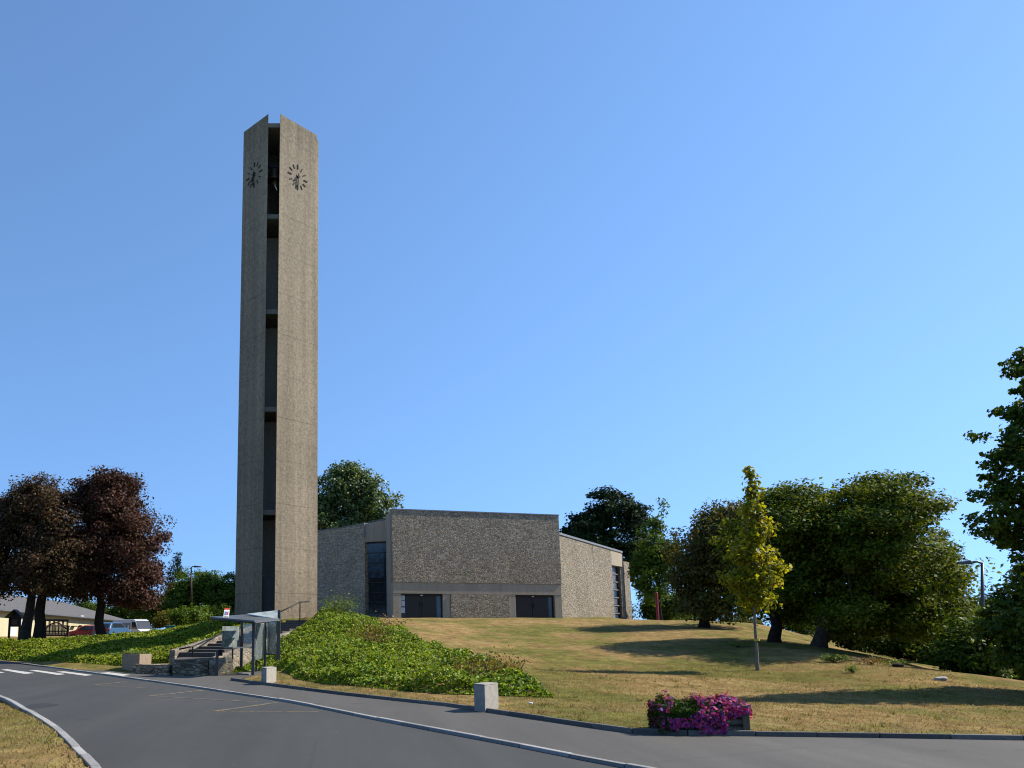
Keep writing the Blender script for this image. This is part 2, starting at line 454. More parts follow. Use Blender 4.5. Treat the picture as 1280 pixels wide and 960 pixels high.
class MB:
    def __init__(s):
        s.v = []
        s.f = []

    def quad(s, *pts):
        b = len(s.v)
        s.v += [tuple(map(float, p)) for p in pts]
        s.f.append(tuple(range(b, b + len(pts))))
        return s

    def hexa(s, lo, hi):
        """lo, hi: four points each (counter-clockwise seen from above)"""
        b = len(s.v)
        s.v += [tuple(map(float, p)) for p in list(lo) + list(hi)]
        for q in ((3, 2, 1, 0), (4, 5, 6, 7), (0, 1, 5, 4), (1, 2, 6, 5), (2, 3, 7, 6), (3, 0, 4, 7)):
            s.f.append(tuple(b + i for i in q))
        return s

    def box(s, x0, x1, y0, y1, z0, z1):
        return s.hexa([(x0, y0, z0), (x1, y0, z0), (x1, y1, z0), (x0, y1, z0)],
                      [(x0, y0, z1), (x1, y0, z1), (x1, y1, z1), (x0, y1, z1)])

    def obox(s, c, d, L, W, z0, z1):
        """box centred at c (x,y), length L along d, width W across"""
        d = np.array(d[:2], float)
        d /= np.linalg.norm(d)
        n = np.array([-d[1], d[0]])
        c = np.array(c[:2], float)
        q = [c - d * L / 2 - n * W / 2, c + d * L / 2 - n * W / 2, c + d * L / 2 + n * W / 2, c - d * L / 2 + n * W / 2]
        return s.hexa([(*p, z0) for p in q], [(*p, z1) for p in q])

    def prism(s, poly, z0, z1):
        n = len(poly)
        b = len(s.v)
        s.v += [(float(p[0]), float(p[1]), z0) for p in poly] + [(float(p[0]), float(p[1]), z1) for p in poly]
        s.f.append(tuple(b + i for i in reversed(range(n))))
        s.f.append(tuple(b + n + i for i in range(n)))
        for i in range(n):
            j = (i + 1) % n
            s.f.append((b + i, b + j, b + n + j, b + n + i))
        return s

    def tube(s, path, radii, k=8, cap=True):
        path = [np.array(p, float) for p in path]
        if not hasattr(radii, '__len__'):
            radii = [radii] * len(path)
        rings = []
        ref = np.array([0.31, 0.77, 0.55])
        for i, p in enumerate(path):
            t = path[min(i + 1, len(path) - 1)] - path[max(i - 1, 0)]
            t = t / (np.linalg.norm(t) + 1e-9)
            a = np.cross(t, ref)
            a /= np.linalg.norm(a) + 1e-9
            b2 = np.cross(t, a)
            b = len(s.v)
            for j in range(k):
                th = 2 * math.pi * j / k
                s.v.append(tuple(p + radii[i] * (math.cos(th) * a + math.sin(th) * b2)))
            rings.append(b)
        for r0, r1 in zip(rings[:-1], rings[1:]):
            for j in range(k):
                s.f.append((r0 + j, r0 + (j + 1) % k, r1 + (j + 1) % k, r1 + j))
        if cap:
            s.f.append(tuple(rings[0] + j for j in reversed(range(k))))
            s.f.append(tuple(rings[-1] + j for j in range(k)))
        return s

    def lathe(s, c, prof, k=20):
        """prof: (radius, z) pairs"""
        rings = []
        for r, z in prof:
            b = len(s.v)
            for j in range(k):
                th = 2 * math.pi * j / k
                s.v.append((c[0] + r * math.cos(th), c[1] + r * math.sin(th), c[2] + z))
            rings.append(b)
        for r0, r1 in zip(rings[:-1], rings[1:]):
            for j in range(k):
                s.f.append((r0 + j, r0 + (j + 1) % k, r1 + (j + 1) % k, r1 + j))
        return s

    def build(s, name, mat, parent=None, bevel=0.0, smooth=False):
        me = bpy.data.meshes.new(name)
        me.from_pydata(s.v, [], s.f)
        me.materials.append(M[mat] if isinstance(mat, str) else mat)
        o = bpy.data.objects.new(name, me)
        COL.objects.link(o)
        if smooth:
            me.polygons.foreach_set('use_smooth', [True] * len(me.polygons))
        if bevel:
            b = o.modifiers.new('bevel', 'BEVEL')
            b.width = bevel
            b.segments = 2
            b.limit_method = 'ANGLE'
        if parent is not None:
            attach(o, parent)
        return o


def struct(o):
    o['kind'] = 'structure'
    return o


def quads_object(name, verts, k, mat, parent=None):
    """verts: (n*k,3) array, k corners per leaf"""
    n = len(verts) // k
    me = bpy.data.meshes.new(name)
    me.vertices.add(n * k)
    me.vertices.foreach_set('co', np.ascontiguousarray(verts, dtype=np.float32).ravel())
    me.loops.add(n * k)
    me.loops.foreach_set('vertex_index', np.arange(n * k, dtype=np.int32))
    me.polygons.add(n)
    me.polygons.foreach_set('loop_start', np.arange(0, n * k, k, dtype=np.int32))
    me.update(calc_edges=True)
    me.materials.append(M[mat])
    o = bpy.data.objects.new(name, me)
    COL.objects.link(o)
    if parent is not None:
        attach(o, parent)
    return o


def unit(a):
    return a / (np.linalg.norm(a, axis=1, keepdims=True) + 1e-9)


def leaf_quads(c, normal, size, aspect=0.62, droop=0.5):
    """diamond leaves at c facing about normal, tips sinking by droop"""
    n = len(c)
    a = rng.normal(size=(n, 3))
    a[:, 2] -= droop
    a = unit(a - normal * np.sum(a * normal, axis=1, keepdims=True))
    b = np.cross(normal, a)
    sz = (size * rng.uniform(0.6, 1.3, n))[:, None]
    tip = c + a * sz * 0.55 + normal * sz * -0.08
    base = c - a * sz * 0.45
    l = c + b * sz * aspect * 0.5 + normal * sz * 0.06
    r = c - b * sz * aspect * 0.5 + normal * sz * 0.06
    return np.stack([base, r, tip, l], axis=1).reshape(-1, 3)


# ------------------------------------------------------------------ plan of the flat ground (road and path)
left_kerb = [(5.0, -8), (1.7, 0), (-0.1, 4.2), (-1.5, 7.6)] + [tuple(G(u, v)[:2]) for u, v in
             ((125, 960), (100, 935), (81, 916), (62, 902), (31, 885), (0, 870), (-70, 850), (-180, 840), (-420, 829))]
road_kerb = [(13.0, -8), (9.3, 0), (6.4, 5.2)] + [tuple(G(u, v)[:2]) for u, v in
             ((780, 960), (690, 942), (600, 925), (470, 900), (366, 879), (290, 867), (220, 856.5), (151, 847), (92, 838.6), (50, 833), (6, 827.6), (-100, 821), (-420, 813.5))]
ZP = 0.042


def smooth_line(pts, k=4):
    p = [np.array(q, float) for q in pts]
    p = [2 * p[0] - p[1]] + p + [2 * p[-1] - p[-2]]
    out = []
    for i in range(1, len(p) - 2):
        a, b, c, d = p[i - 1], p[i], p[i + 1], p[i + 2]
        for j in range(k):
            t = j / k
            out.append(tuple(0.5 * (2 * b + (c - a) * t + (2 * a - 5 * b + 4 * c - d) * t * t + (3 * b - a - 3 * c + d) * t ** 3)))
    out.append(tuple(p[-2]))
    return out


left_kerb = smooth_line(left_kerb)
road_kerb = smooth_line(road_kerb)
path_edge = [tuple(G(u, v, ZP)[:2]) for u, v in
             ((50, 832), (92, 836.5), (135, 838.5), (165, 842), (212, 844.5), (270, 845), (286, 842), (300, 839), (330, 838.5), (352, 840), (352, 845),
              (318, 847.5), (288, 850.5), (310, 853.5), (340, 857.5), (430, 869), (560, 883), (680, 901), (740, 910), (790, 917), (860, 919.5), (945, 920.5), (1100, 922.5), (1280, 925.5))]
path_edge += [(30, 12.6), (90, 11.5)]
lawn_kerb = path_edge[12:]
flat_poly = left_kerb[::1] + [road_kerb[-1], road_kerb[-5], road_kerb[-9]] + path_edge + [(90, -8)]


def seg_dist(px, py, poly, closed=True):
    d = np.full(px.shape, 1e9)
    m = len(poly)
    for i in range(m if closed else m - 1):
        a = poly[i]
        b = poly[(i + 1) % m]
        ex, ey = b[0] - a[0], b[1] - a[1]
        L2 = ex * ex + ey * ey + 1e-12
        t = np.clip(((px - a[0]) * ex + (py - a[1]) * ey) / L2, 0, 1)
        d = np.minimum(d, np.hypot(px - a[0] - t * ex, py - a[1] - t * ey))
    return d


def inside(px, py, poly):
    r = np.zeros(px.shape, bool)
    m = len(poly)
    for i in range(m):
        x0, y0 = poly[i]
        x1, y1 = poly[(i + 1) % m]
        if y0 == y1:
            continue
        c = ((y0 > py) != (y1 > py)) & (px < (x1 - x0) * (py - y0) / (y1 - y0) + x0)
        r ^= c
    return r


# ------------------------------------------------------------------ terrain
ctrl = []
def cp(u, v, D): ctrl.append(tuple(P(u, v, D)))
for p in lawn_kerb: ctrl.append((p[0], p[1] + 0.3, 0.08))
for t in ((800, 895, 16), (800, 870, 21), (800, 845, 27), (800, 820, 34.5), (800, 800, 43), (800, 785, 52), (800, 776, 60),
          (640, 840, 27), (640, 820, 34), (640, 800, 43), (640, 785, 52), (640, 776, 60), (640, 773.5, 74),
          (950, 895, 16), (950, 870, 21), (950, 850, 26), (950, 838, 29.5), (950, 820, 32.8), (950, 806, 37), (950, 791, 45), (950, 781, 56),
          (1100, 895, 16), (1100, 870, 21), (1100, 850, 25), (1100, 832, 28.5), (1100, 827, 30.5),
          (1025, 808, 36.3), (1025, 818, 32.5), (1200, 880, 19), (1200, 860, 22.5), (1200, 842, 26.5),
          (1280, 900, 16), (1280, 880, 19.5), (1280, 862, 23),
          (690, 872, 20.5), (560, 866, 21.8), (450, 858, 24), (385, 850, 27), (345, 841, 34.5), (305, 840, 36.5),
          (428, 771, 43.5), (400, 774, 42.5), (480, 788.5, 43), (560, 818, 33.5), (640, 843, 25.5),
          (520, 789, 46), (570, 796, 44), (560, 782, 54), (480, 778, 54),
          (400, 822, 33), (480, 832, 29.5), (560, 842, 26.3), (400, 800, 39),
          (343, 776, 46), (293, 776.5, 47.5), (394, 775.5, 48.5), (420, 774, 58), (440, 773, 70),
          (491, 772.5, 80), (600, 772.5, 82), (703, 772.5, 85), (780, 773.5, 98), (395, 773, 88),
          (250, 786, 50), (200, 794, 53), (150, 801, 55), (100, 806, 54), (50, 808.5, 51.5), (0, 810, 51),
          (205, 834, 38.5), (150, 832, 40.5), (100, 829, 43), (50, 825, 47), (0, 821.5, 50.5), (-120, 816, 56),
          (240, 812, 45), (280, 812, 42)):
    cp(*t)
for u, D, z in ((1100, 42, 0.3), (1200, 34, -0.2), (1280, 30, -0.5), (1500, 15, 0.05), (1500, 25, -0.3), (1500, 40, -0.8),
                (950, 64, 1.6), (1050, 52, 0.6), (1150, 60, -0.3), (850, 75, 2.2), (900, 95, 1.2),
                (0, 66, 0.95), (60, 66, 0.95), (120, 64, 0.9), (-120, 66, 0.9), (0, 78, 0.95), (-120, 78, 0.95), (120, 95, 0.1), (200, 95, 0.3),
                (60, 84, 0.5), (220, 72, 1.7), (290, 65, 2.1)):
    ctrl.append((ray(u, 788)[0] / ray(u, 788)[1] * D, D, z))
for p in ((-60, 30, 0.1), (-60, 60, 0.3), (-90, 110, 0), (-40, 120, 0.5), (0, 110, 2.5), (10, 150, 1.5), (60, 120, 0), (90, 60, -1), (90, 20, 0),
          (-6, 2, 0.06), (-20, 5, 0.06), (-12, 14, 0.06), (-5, 8, 0.06), (-40, 10, 0.05), (120, 150, -1), (-120, 170, -0.5), (0, 230, 0), (0, -12, 0)):
    ctrl.append(p)
CT = np.array(ctrl)
S = 20.0


def tps_k(r2):
    r2 = r2 / (S * S)
    return 0.5 * r2 * np.log(r2 + 1e-12)


_n = len(CT)
_K = tps_k((CT[:, None, 0] - CT[None, :, 0]) ** 2 + (CT[:, None, 1] - CT[None, :, 1]) ** 2) + np.eye(_n) * 0.0015
_Q = np.column_stack([np.ones(_n), CT[:, 0] / S, CT[:, 1] / S])
_A = np.block([[_K, _Q], [_Q.T, np.zeros((3, 3))]])
_W = np.linalg.solve(_A, np.concatenate([CT[:, 2], np.zeros(3)]))

# stairs: foot and head of the flight
ST0 = np.array(P(246, 829, 36.0)); ST1 = np.array(P(384, 777, 45.0))
ST0[2] = 0.62; ST1[2] = 2.1
SW = 1.7


def hraw(x, y):
    out = np.zeros_like(x, dtype=float)
    for i in range(_n):
        out += _W[i] * tps_k((x - CT[i, 0]) ** 2 + (y - CT[i, 1]) ** 2)
    out += _W[_n] + _W[_n + 1] * x / S + _W[_n + 2] * y / S
    far = np.clip((np.hypot(x, y - 40) - 110) / 80, 0, 1)
    return np.clip(out, -3, 4) * (1 - far) + (-0.5) * far


def hgt(x, y):
    x = np.atleast_1d(np.asarray(x, float)); y = np.atleast_1d(np.asarray(y, float))
    h = hraw(x, y)
    h = h + 0.03 * np.sin(x * 1.3 + 0.7 * np.sin(y * 0.9)) * np.sin(y * 1.1 + x * 0.4) * np.clip((y - 14) / 10, 0, 1)
    ins = inside(x, y, flat_poly)
    d = seg_dist(x, y, flat_poly)
    t = np.clip(d / 0.3, 0, 1)
    t = t * t * (3 - 2 * t)
    t[ins] = 0
    h = -0.03 * (1 - t) + h * t
    # trench for the stairs
    dx, dy = ST1[0] - ST0[0], ST1[1] - ST0[1]
    L2 = dx * dx + dy * dy
    s = ((x - ST0[0]) * dx + (y - ST0[1]) * dy) / L2
    lat = np.abs((x - ST0[0]) * dy - (y - ST0[1]) * dx) / math.sqrt(L2)
    m = (s > -0.14) & (s < 1.02) & (lat < SW / 2 + 0.1)
    zs = ST0[2] + (ST1[2] - ST0[2]) * np.clip(s, 0, 1) - 0.35
    h = np.where(m, np.minimum(h, zs), h)
    return h


def h1(x, y):
    return float(hgt([x], [y])[0])


def grid_lines(lo, hi, fine0, fine1, step, grow):
    a = list(np.arange(fine0, fine1 + 1e-6, step))
    x, s = fine1, step
    while x < hi:
        s *= grow
        x += s
        a.append(x)
    x, s = fine0, step
    while x > lo:
        s *= grow
        x -= s
        a.insert(0, x)
    return np.array(a)


gx = grid_lines(-600, 600, -26, 34, 0.3, 1.15)
gy = grid_lines(-30, 900, 6, 60, 0.3, 1.12)
X, Y = np.meshgrid(gx, gy)
Z = hgt(X.ravel(), Y.ravel())
nx, ny = len(gx), len(gy)
vv = np.column_stack([X.ravel(), Y.ravel(), Z])
idx = np.arange(nx * ny).reshape(ny, nx)
fq = np.stack([idx[:-1, :-1], idx[:-1, 1:], idx[1:, 1:], idx[1:, :-1]], axis=-1).reshape(-1, 4)
me = bpy.data.meshes.new('ground')
me.from_pydata(vv.tolist(), [], fq.tolist())
me.polygons.foreach_set('use_smooth', [True] * len(me.polygons))
me.materials.append(M['lawn'])
ground = bpy.data.objects.new('ground', me)
COL.objects.link(ground)
struct(ground)

# road, path
mb = MB()
road_poly = left_kerb + road_kerb[::-1]
mb.quad(*[(p[0], p[1], 0.0) for p in road_poly])
struct(mb.build('road', 'road'))
mb = MB()
pp = road_kerb[:53] + path_edge[0:] + [(90, -8)]
ppoly = [(p[0], p[1]) for p in pp]
mb.quad(*[(p[0], p[1], ZP) for p in ppoly])
struct(mb.build('path', 'path'))


def kerb(name, line, w, z0, z1, mat, side=1, step=1.0):
    """kerb stones laid end to end along a line"""
    pts = [np.array(p, float) for p in line]
    # resample
    out = [pts[0]]
    acc = []
    for a, b in zip(pts[:-1], pts[1:]):
        L = np.linalg.norm(b - a)
        if L < 0.7 * step and len(out) > 1 and np.linalg.norm(b - out[-1]) < 0.8 * step:
            continue
        a = out[-1]
        L = np.linalg.norm(b - a)
        n = max(1, int(round(L / step)))
        for i in range(1, n + 1):
            out.append(a + (b - a) * i / n)
    nrm = []
    for i in range(len(out)):
        t = out[min(i + 1, len(out) - 1)] - out[max(i - 1, 0)]
        t /= np.linalg.norm(t)
        nrm.append(np.array([-t[1], t[0]]) * side)
    mb = MB()
    for i in range(len(out) - 1):
        a, b = out[i], out[i + 1]
        t = (b - a) / np.linalg.norm(b - a)
        dz = random.uniform(-0.006, 0.006)
        a2, b2 = a + t * 0.006, b - t * 0.006
        q = [a2, b2, b2 + nrm[i + 1] * w, a2 + nrm[i] * w]
        if side < 0: q = q[::-1]
        mb.hexa([(*p, z0) for p in q], [(*p, z1 + dz) for p in q])
    return struct(mb.build(name, mat, None, 0.012))


kerb('verge_kerb', left_kerb, 0.12, -0.05, 0.032, 'granite', 1)
kerb('road_kerb', road_kerb, 0.10, -0.05, 0.048, 'granite', -1)
kerb('lawn_kerb', lawn_kerb, 0.08, -0.05, 0.115, 'dark_kerb', 1)

# road markings -------------------------------------------------------------
def decal(polys, z):
    mb = MB()
    for p in polys:
        mb.quad(*[(q[0], q[1], z) for q in p])
    return mb

zeb = [((-30, 836.5), (-18, 836), (6, 841), (-8, 842)), ((1, 837.2), (9, 836.6), (43, 841.4), (31, 842.5)), ((36.7, 838.2), (45, 837.6), (82, 842.7), (73, 843.8)),
       ((70, 839.8), (80, 839.2), (116, 843.8), (107, 844.8))]
struct(decal([[G(u, v)[:2] for u, v in q] for q in zeb], 0.004).build('crossing_stripes', 'white_paint'))
struct(decal([[G(u, v, ZP)[:2] for u, v in ((125, 841.2), (136, 840.4), (163, 843.8), (151, 845.2))]], ZP + 0.004).build('crossing_stripe', 'white_paint'))


def line_quad(a, b, w):
    a, b = np.array(a[:2]), np.array(b[:2])
    t = (b - a) / np.linalg.norm(b - a)
    n = np.array([-t[1], t[0]]) * w / 2
    return [a - n, b - n, b + n, a + n]

zz = [((267, 889.5), (346, 878.3), 0.11), ((267, 889.5), (398, 889.8), 0.07), ((186, 870.3), (258, 862.5), 0.11), ((186, 870.3), (322, 877.5), 0.08),
      ((118, 856.3), (158, 852.2), 0.10), ((118, 856.3), (188, 860.5), 0.08)]
struct(decal([line_quad(G(*a), G(*b), w) for a, b, w in zz], 0.005).build('bus_stop_zigzag', 'yellow_paint'))

pc = G(48, 882.5)
ring = []
for k in range(22):
    an = 2 * math.pi * k / 22
    rr0 = 1 + 0.16 * math.sin(3 * an + 1) + 0.1 * math.sin(5 * an)
    ring.append((pc[0] + math.cos(an) * .30 * rr0, pc[1] + math.sin(an) * .75 * rr0))
struct(decal([ring], 0.004).build('road_patch', 'tar'))

# ------------------------------------------------------------------ ivy banks, grass blades (nobody could count them)
def sample_poly(poly, dens):
    p = np.array(poly)
    lo, hi = p.min(0), p.max(0)
    n = int((hi[0] - lo[0]) * (hi[1] - lo[1]) * dens)
    x = rng.uniform(lo[0], hi[0], n)
    y = rng.uniform(lo[1], hi[1], n)
    m = inside(x, y, [tuple(q) for q in poly])
    return x[m], y[m]


def vnoise(x, y, s, seed=0):
    g = np.random.default_rng(seed).random((64, 64))
    x = x / s; y = y / s
    xi = np.floor(x).astype(int); yi = np.floor(y).astype(int)
    fx = x - xi; fy = y - yi
    fx = fx * fx * (3 - 2 * fx); fy = fy * fy * (3 - 2 * fy)
    a = g[xi % 64, yi % 64]; b = g[(xi + 1) % 64, yi % 64]; c = g[xi % 64, (yi + 1) % 64]; d = g[(xi + 1) % 64, (yi + 1) % 64]
    return (a * (1 - fx) + b * fx) * (1 - fy) + (c * (1 - fx) + d * fx) * fy


def ground_cover(name, poly, dens, size, thick, mat, label, cat, seed):
    x, y = sample_poly(poly, dens)
    lump = 0.8 * vnoise(x, y, 1.4, seed) ** 1.5 + 0.35 * vnoise(x, y, 0.5, seed + 1) + 0.35 * vnoise(x, y, 0.22, seed + 2)
    edge = np.clip(seg_dist(x, y, [tuple(q) for q in poly]) / 0.35, 0.1, 1)
    z = hgt(x, y) + (thick * lump * rng.uniform(0.35, 1.0, len(x)) ** 0.6 + 0.03) * edge
    c = np.column_stack([x, y, z])
    n = unit(np.column_stack([rng.normal(0, 0.5, len(x)), rng.normal(-0.25, 0.5, len(x)), rng.uniform(0.25, 1.0, len(x))]))
    o = quads_object(name, leaf_quads(c, n, size, 0.85, 0.3), 4, mat)
    tag(o, label, cat, None, 'stuff')
    return o


ivy_r = [tuple(P(u, v, D)[:2]) for u, v, D in ((322, 843, 35.4), (352, 845, 30.5), (372, 850, 27), (450, 860, 23.6), (560, 868, 21.3), (640, 872, 20.6), (692, 873, 20.3),
         (690, 866, 21.0), (640, 842, 25.8), (560, 816, 33.8), (505, 796, 41), (470, 783, 45), (440, 773, 46), (415, 769, 46.0), (392, 776, 45.6))]
# along the right flank of the stairs
d_st = (ST1 - ST0)[:2]; d_st /= np.linalg.norm(d_st); n_st = np.array([d_st[1], -d_st[0]])
flank_r = [tuple(ST0[:2] + d_st * t + n_st * (SW / 2 + 0.28)) for t in (8.6, 6, 3, 0.6)]
flank_l = [tuple(ST0[:2] + d_st * t - n_st * (SW / 2 + 0.28)) for t in (0.0, 3, 6, 9.4)]
ground_cover('ivy_bank', ivy_r + flank_r + [tuple(G(278, 843.5, ZP)[:2])], 720, 0.088, 0.46, 'ivy',
             'glossy green ivy covering the bank between the stairs and the lawn', 'ivy', 3)
ivy_l = [tuple(P(u, v, D)[:2]) for u, v, D in ((-160, 817, 55.5), (-60, 819, 53), (0, 822, 50), (50, 826, 46.5), (100, 829.5, 43), (150, 833, 40.4), (205, 834.5, 38.6))] + flank_l + \
        [tuple(P(u, v, D)[:2]) for u, v, D in ((285, 780, 47.4), (250, 783, 51), (200, 790, 54.5), (150, 798, 56.5), (100, 803, 55.5), (50, 806, 53), (0, 807, 52.5), (-60, 810, 57), (-160, 810, 59))]
ground_cover('ivy_slope', ivy_l, 430, 0.13, 0.42, 'ivy_yellow',
             'yellow green ivy covering the slope left of the stairs below the beeches', 'ivy', 11)

wedge = [tuple(P(u, v, D)[:2]) for u, v, D in ((300, 852, 28), (345, 846, 29.5), (450, 861, 23.5), (560, 869, 21.2), (692, 875, 20))]


def blades(name, poly, dens, hgt_, label, cull=None):
    x, y = sample_poly(poly, dens)
    keep = ~inside(x, y, flat_poly)
    keep &= seg_dist(x, y, flat_poly) > 0.12
    if cull is not None:
        keep &= ~inside(x, y, cull)
    x, y = x[keep], y[keep]
    dens2 = vnoise(x, y, 0.7, 31) * 0.6 + vnoise(x, y, 0.25, 32) * 0.6
    k2 = rng.random(len(x)) < dens2
    x, y = x[k2], y[k2]
    n = len(x)
    z = hgt(x, y)
    hh = hgt_ * rng.uniform(0.4, 1.3, n)
    th = rng.uniform(0, 2 * math.pi, n)
    w = 0.008 + 0.006 * rng.random(n)
    lean = rng.normal(0, 0.7, (n, 2)) * hh[:, None]
    b = np.column_stack([x, y, z - 0.01])
    s = np.column_stack([np.cos(th) * w, np.sin(th) * w, np.zeros(n)])
    tip = b + np.column_stack([lean, hh])
    o = quads_object(name, np.stack([b - s, b + s, tip], axis=1).reshape(-1, 3), 3, 'blade')
    return tag(o, label, 'grass', None, 'stuff')


ivy_r_full = ivy_r + flank_r
lawn_poly = [tuple(G(u, v, 0.08)[:2]) for u, v in ((288, 850), (560, 880), (790, 916), (945, 919), (1280, 924))] + [(17, 13.3)] + \
            [tuple(P(u, v, D)[:2]) for u, v, D in ((1300, 866, 23), (1100, 832, 30), (950, 832, 31), (800, 828, 32), (640, 838, 28), (345, 846, 30))]
blades('dry_grass', lawn_poly, 260, 0.045, 'short dry straw coloured grass on the lawn behind the path kerb', ivy_r_full)
def tufts(name, n_clump, poly, label, hgt_=0.11):
    x, y = sample_poly(poly, 6)
    k = ~inside(x, y, flat_poly) & ~inside(x, y, ivy_r_full) & (seg_dist(x, y, flat_poly) > 0.1)
    x, y = x[k], y[k]
    near = np.exp(-np.maximum(y - 14, 0) / 7)
    edge = np.exp(-seg_dist(x, y, flat_poly) / 0.35)
    k = rng.random(len(x)) < np.clip(0.10 * near + 0.9 * edge + 0.25 * (vnoise(x, y, 2.2, 77) > .62), 0, 1)
    x, y = x[k], y[k]
    per = 16
    cx = np.repeat(x, per) + rng.normal(0, .035, len(x) * per)
    cy = np.repeat(y, per) + rng.normal(0, .035, len(x) * per)
    n = len(cx)
    size = np.repeat(rng.uniform(.35, 1.15, len(x)), per)
    z = hgt(cx, cy)
    hh = hgt_ * size * rng.uniform(.5, 1.2, n)
    th = rng.uniform(0, 6.28, n); w = .007
    b = np.column_stack([cx, cy, z - .01])
    q = np.column_stack([np.cos(th) * w, np.sin(th) * w, np.zeros(n)])
    tip = b + np.column_stack([rng.normal(0, .55, (n, 2)) * hh[:, None], hh])
    o = quads_object(name, np.stack([b - q, b + q, tip], axis=1).reshape(-1, 3), 3, 'tuft')
    return tag(o, label, 'grass', None, 'stuff')


tufts('grass_tufts', 0, lawn_poly, 'longer dry and green grass tufts along the kerb and across the lawn')
verge_poly = [(-2.2, 9.2), tuple(G(125, 960)[:2]), tuple(G(80, 912)[:2]), tuple(G(0, 870)[:2]), (-14, 25), (-12, 9)]
blades('verge_grass', verge_poly, 420, 0.05, 'dry yellow and green grass on the verge in the near corner')

# ------------------------------------------------------------------ trees
TREES = 'trees'


def lobes_px(specs, D0):
    """specs: (u, v, half width px, half height px, depth offset m, half depth m)"""
    out = []
    for u, v, ru, rv, dD, ry in specs:
        D = D0 + dD
        c = P(u, v, D)
        k = D / F * 1.0
        out.append((c, np.array([ru * k, ry, rv * k])))
    return out


def crown_points(lobes, n_clumps, per, rc, flat=0.7, shell=0.5, vw=0.75, lumpy=0.07):
    vol = np.array([r[0] * r[1] * r[2] for _, r in lobes]) ** vw
    vol /= vol.sum()
    which = rng.choice(len(lobes), n_clumps, p=vol)
    d = unit(rng.normal(size=(n_clumps, 3)))
    ph = rng.uniform(0, 6.28, (len(lobes), 3))[which]
    lump = np.sin(d[:, 0] * 4.5 + ph[:, 0]) + np.sin(d[:, 1] * 4.5 + ph[:, 1]) + np.sin(d[:, 2] * 5.5 + ph[:, 2])
    rad = rng.random(n_clumps) ** shell * rng.uniform(0.86, 1.04, n_clumps) * (0.95 + lumpy * lump)
    rad = np.minimum(rad, 1.05)
    C0 = np.array([l[0] for l in lobes])[which]
    Rr = np.array([l[1] for l in lobes])[which]
    cc = C0 + d * Rr * rad[:, None]
    m = (per * rng.uniform(0.6, 1.4, n_clumps)).astype(int)
    rep = np.repeat(np.arange(n_clumps), m)
    off = np.clip(rng.normal(size=(len(rep), 3)), -1.5, 1.5) * (rc * rng.uniform(0.6, 1.3, n_clumps))[rep][:, None]
    off[:, 2] *= flat
    pts = cc[rep] + off
    outw = unit((pts - C0[rep]) / Rr[rep])
    return cc, pts, outw


def tree(name, label, D, base, trunk, specs, n_clumps, per, rc, leaf, leafmat, barkmat, limbs=14, group=None, cat='tree', flat=0.7, shell=0.5, droop=0.5,
         aspect=0.62, trunk_r=0.2, clear=0.35, up=0.6, vw=0.75, lumpy=0.07):
    bx = np.array(base, float)
    t = empty(name, bx, label, cat, group)
    lobes = lobes_px(specs, D)
    cc, pts, outw = crown_points(lobes, n_clumps, per, rc, flat, shell, vw, lumpy)
    gz = hgt(pts[:, 0], pts[:, 1])
    k = pts[:, 2] > gz + clear
    pts, outw = pts[k], outw[k]
    nrm = unit(outw * 0.6 + np.array([0, 0, up]) + rng.normal(0, 0.55, pts.shape))
    quads_object('crown', leaf_quads(pts, nrm, leaf, aspect, droop), 4, leafmat, t)
    mb = MB()
    path = [np.array(P(u, v, D + dd)) for u, v, dd in trunk]
    path[0] = np.array([path[0][0], path[0][1], bx[2] - 0.25])
    n = len(path)
    # finer, slightly crooked
    fp = []
    for a, b in zip(path[:-1], path[1:]):
        for i in range(3):
            fp.append(a + (b - a) * i / 3 + (rng.normal(0, trunk_r * 0.12, 3) * [1, 1, 0] if len(fp) else 0))
    fp.append(path[-1])
    rr = [trunk_r * (1 - 0.72 * i / (len(fp) - 1)) for i in range(len(fp))]
    rr[0] *= 1.45; rr[1] *= 1.08
    mb.tube(fp, rr, 10)
    for i in range(limbs):
        tgt = cc[rng.integers(len(cc))]
        j = rng.integers(int(len(fp) * 0.45), len(fp))
        s = fp[j]
        mid = s * 0.5 + tgt * 0.5 + np.array([0, 0, 0.12 * np.linalg.norm(tgt - s)]) + rng.normal(0, 0.12, 3)
        r0 = rr[j] * 0.55
        mb.tube([s, s * 0.6 + mid * 0.4 + rng.normal(0, .05, 3), mid, mid * 0.5 + tgt * 0.5 + rng.normal(0, .1, 3), tgt], [r0, r0 * 0.75, r0 * 0.5, r0 * 0.3, r0 * 0.1 + 0.006], 6, False)
    mb.build('trunk', barkmat, t, 0, True)
    return t


def gbase(u, D):
    p = P(u, 788, D)
    return (p[0], p[1], h1(p[0], p[1]))


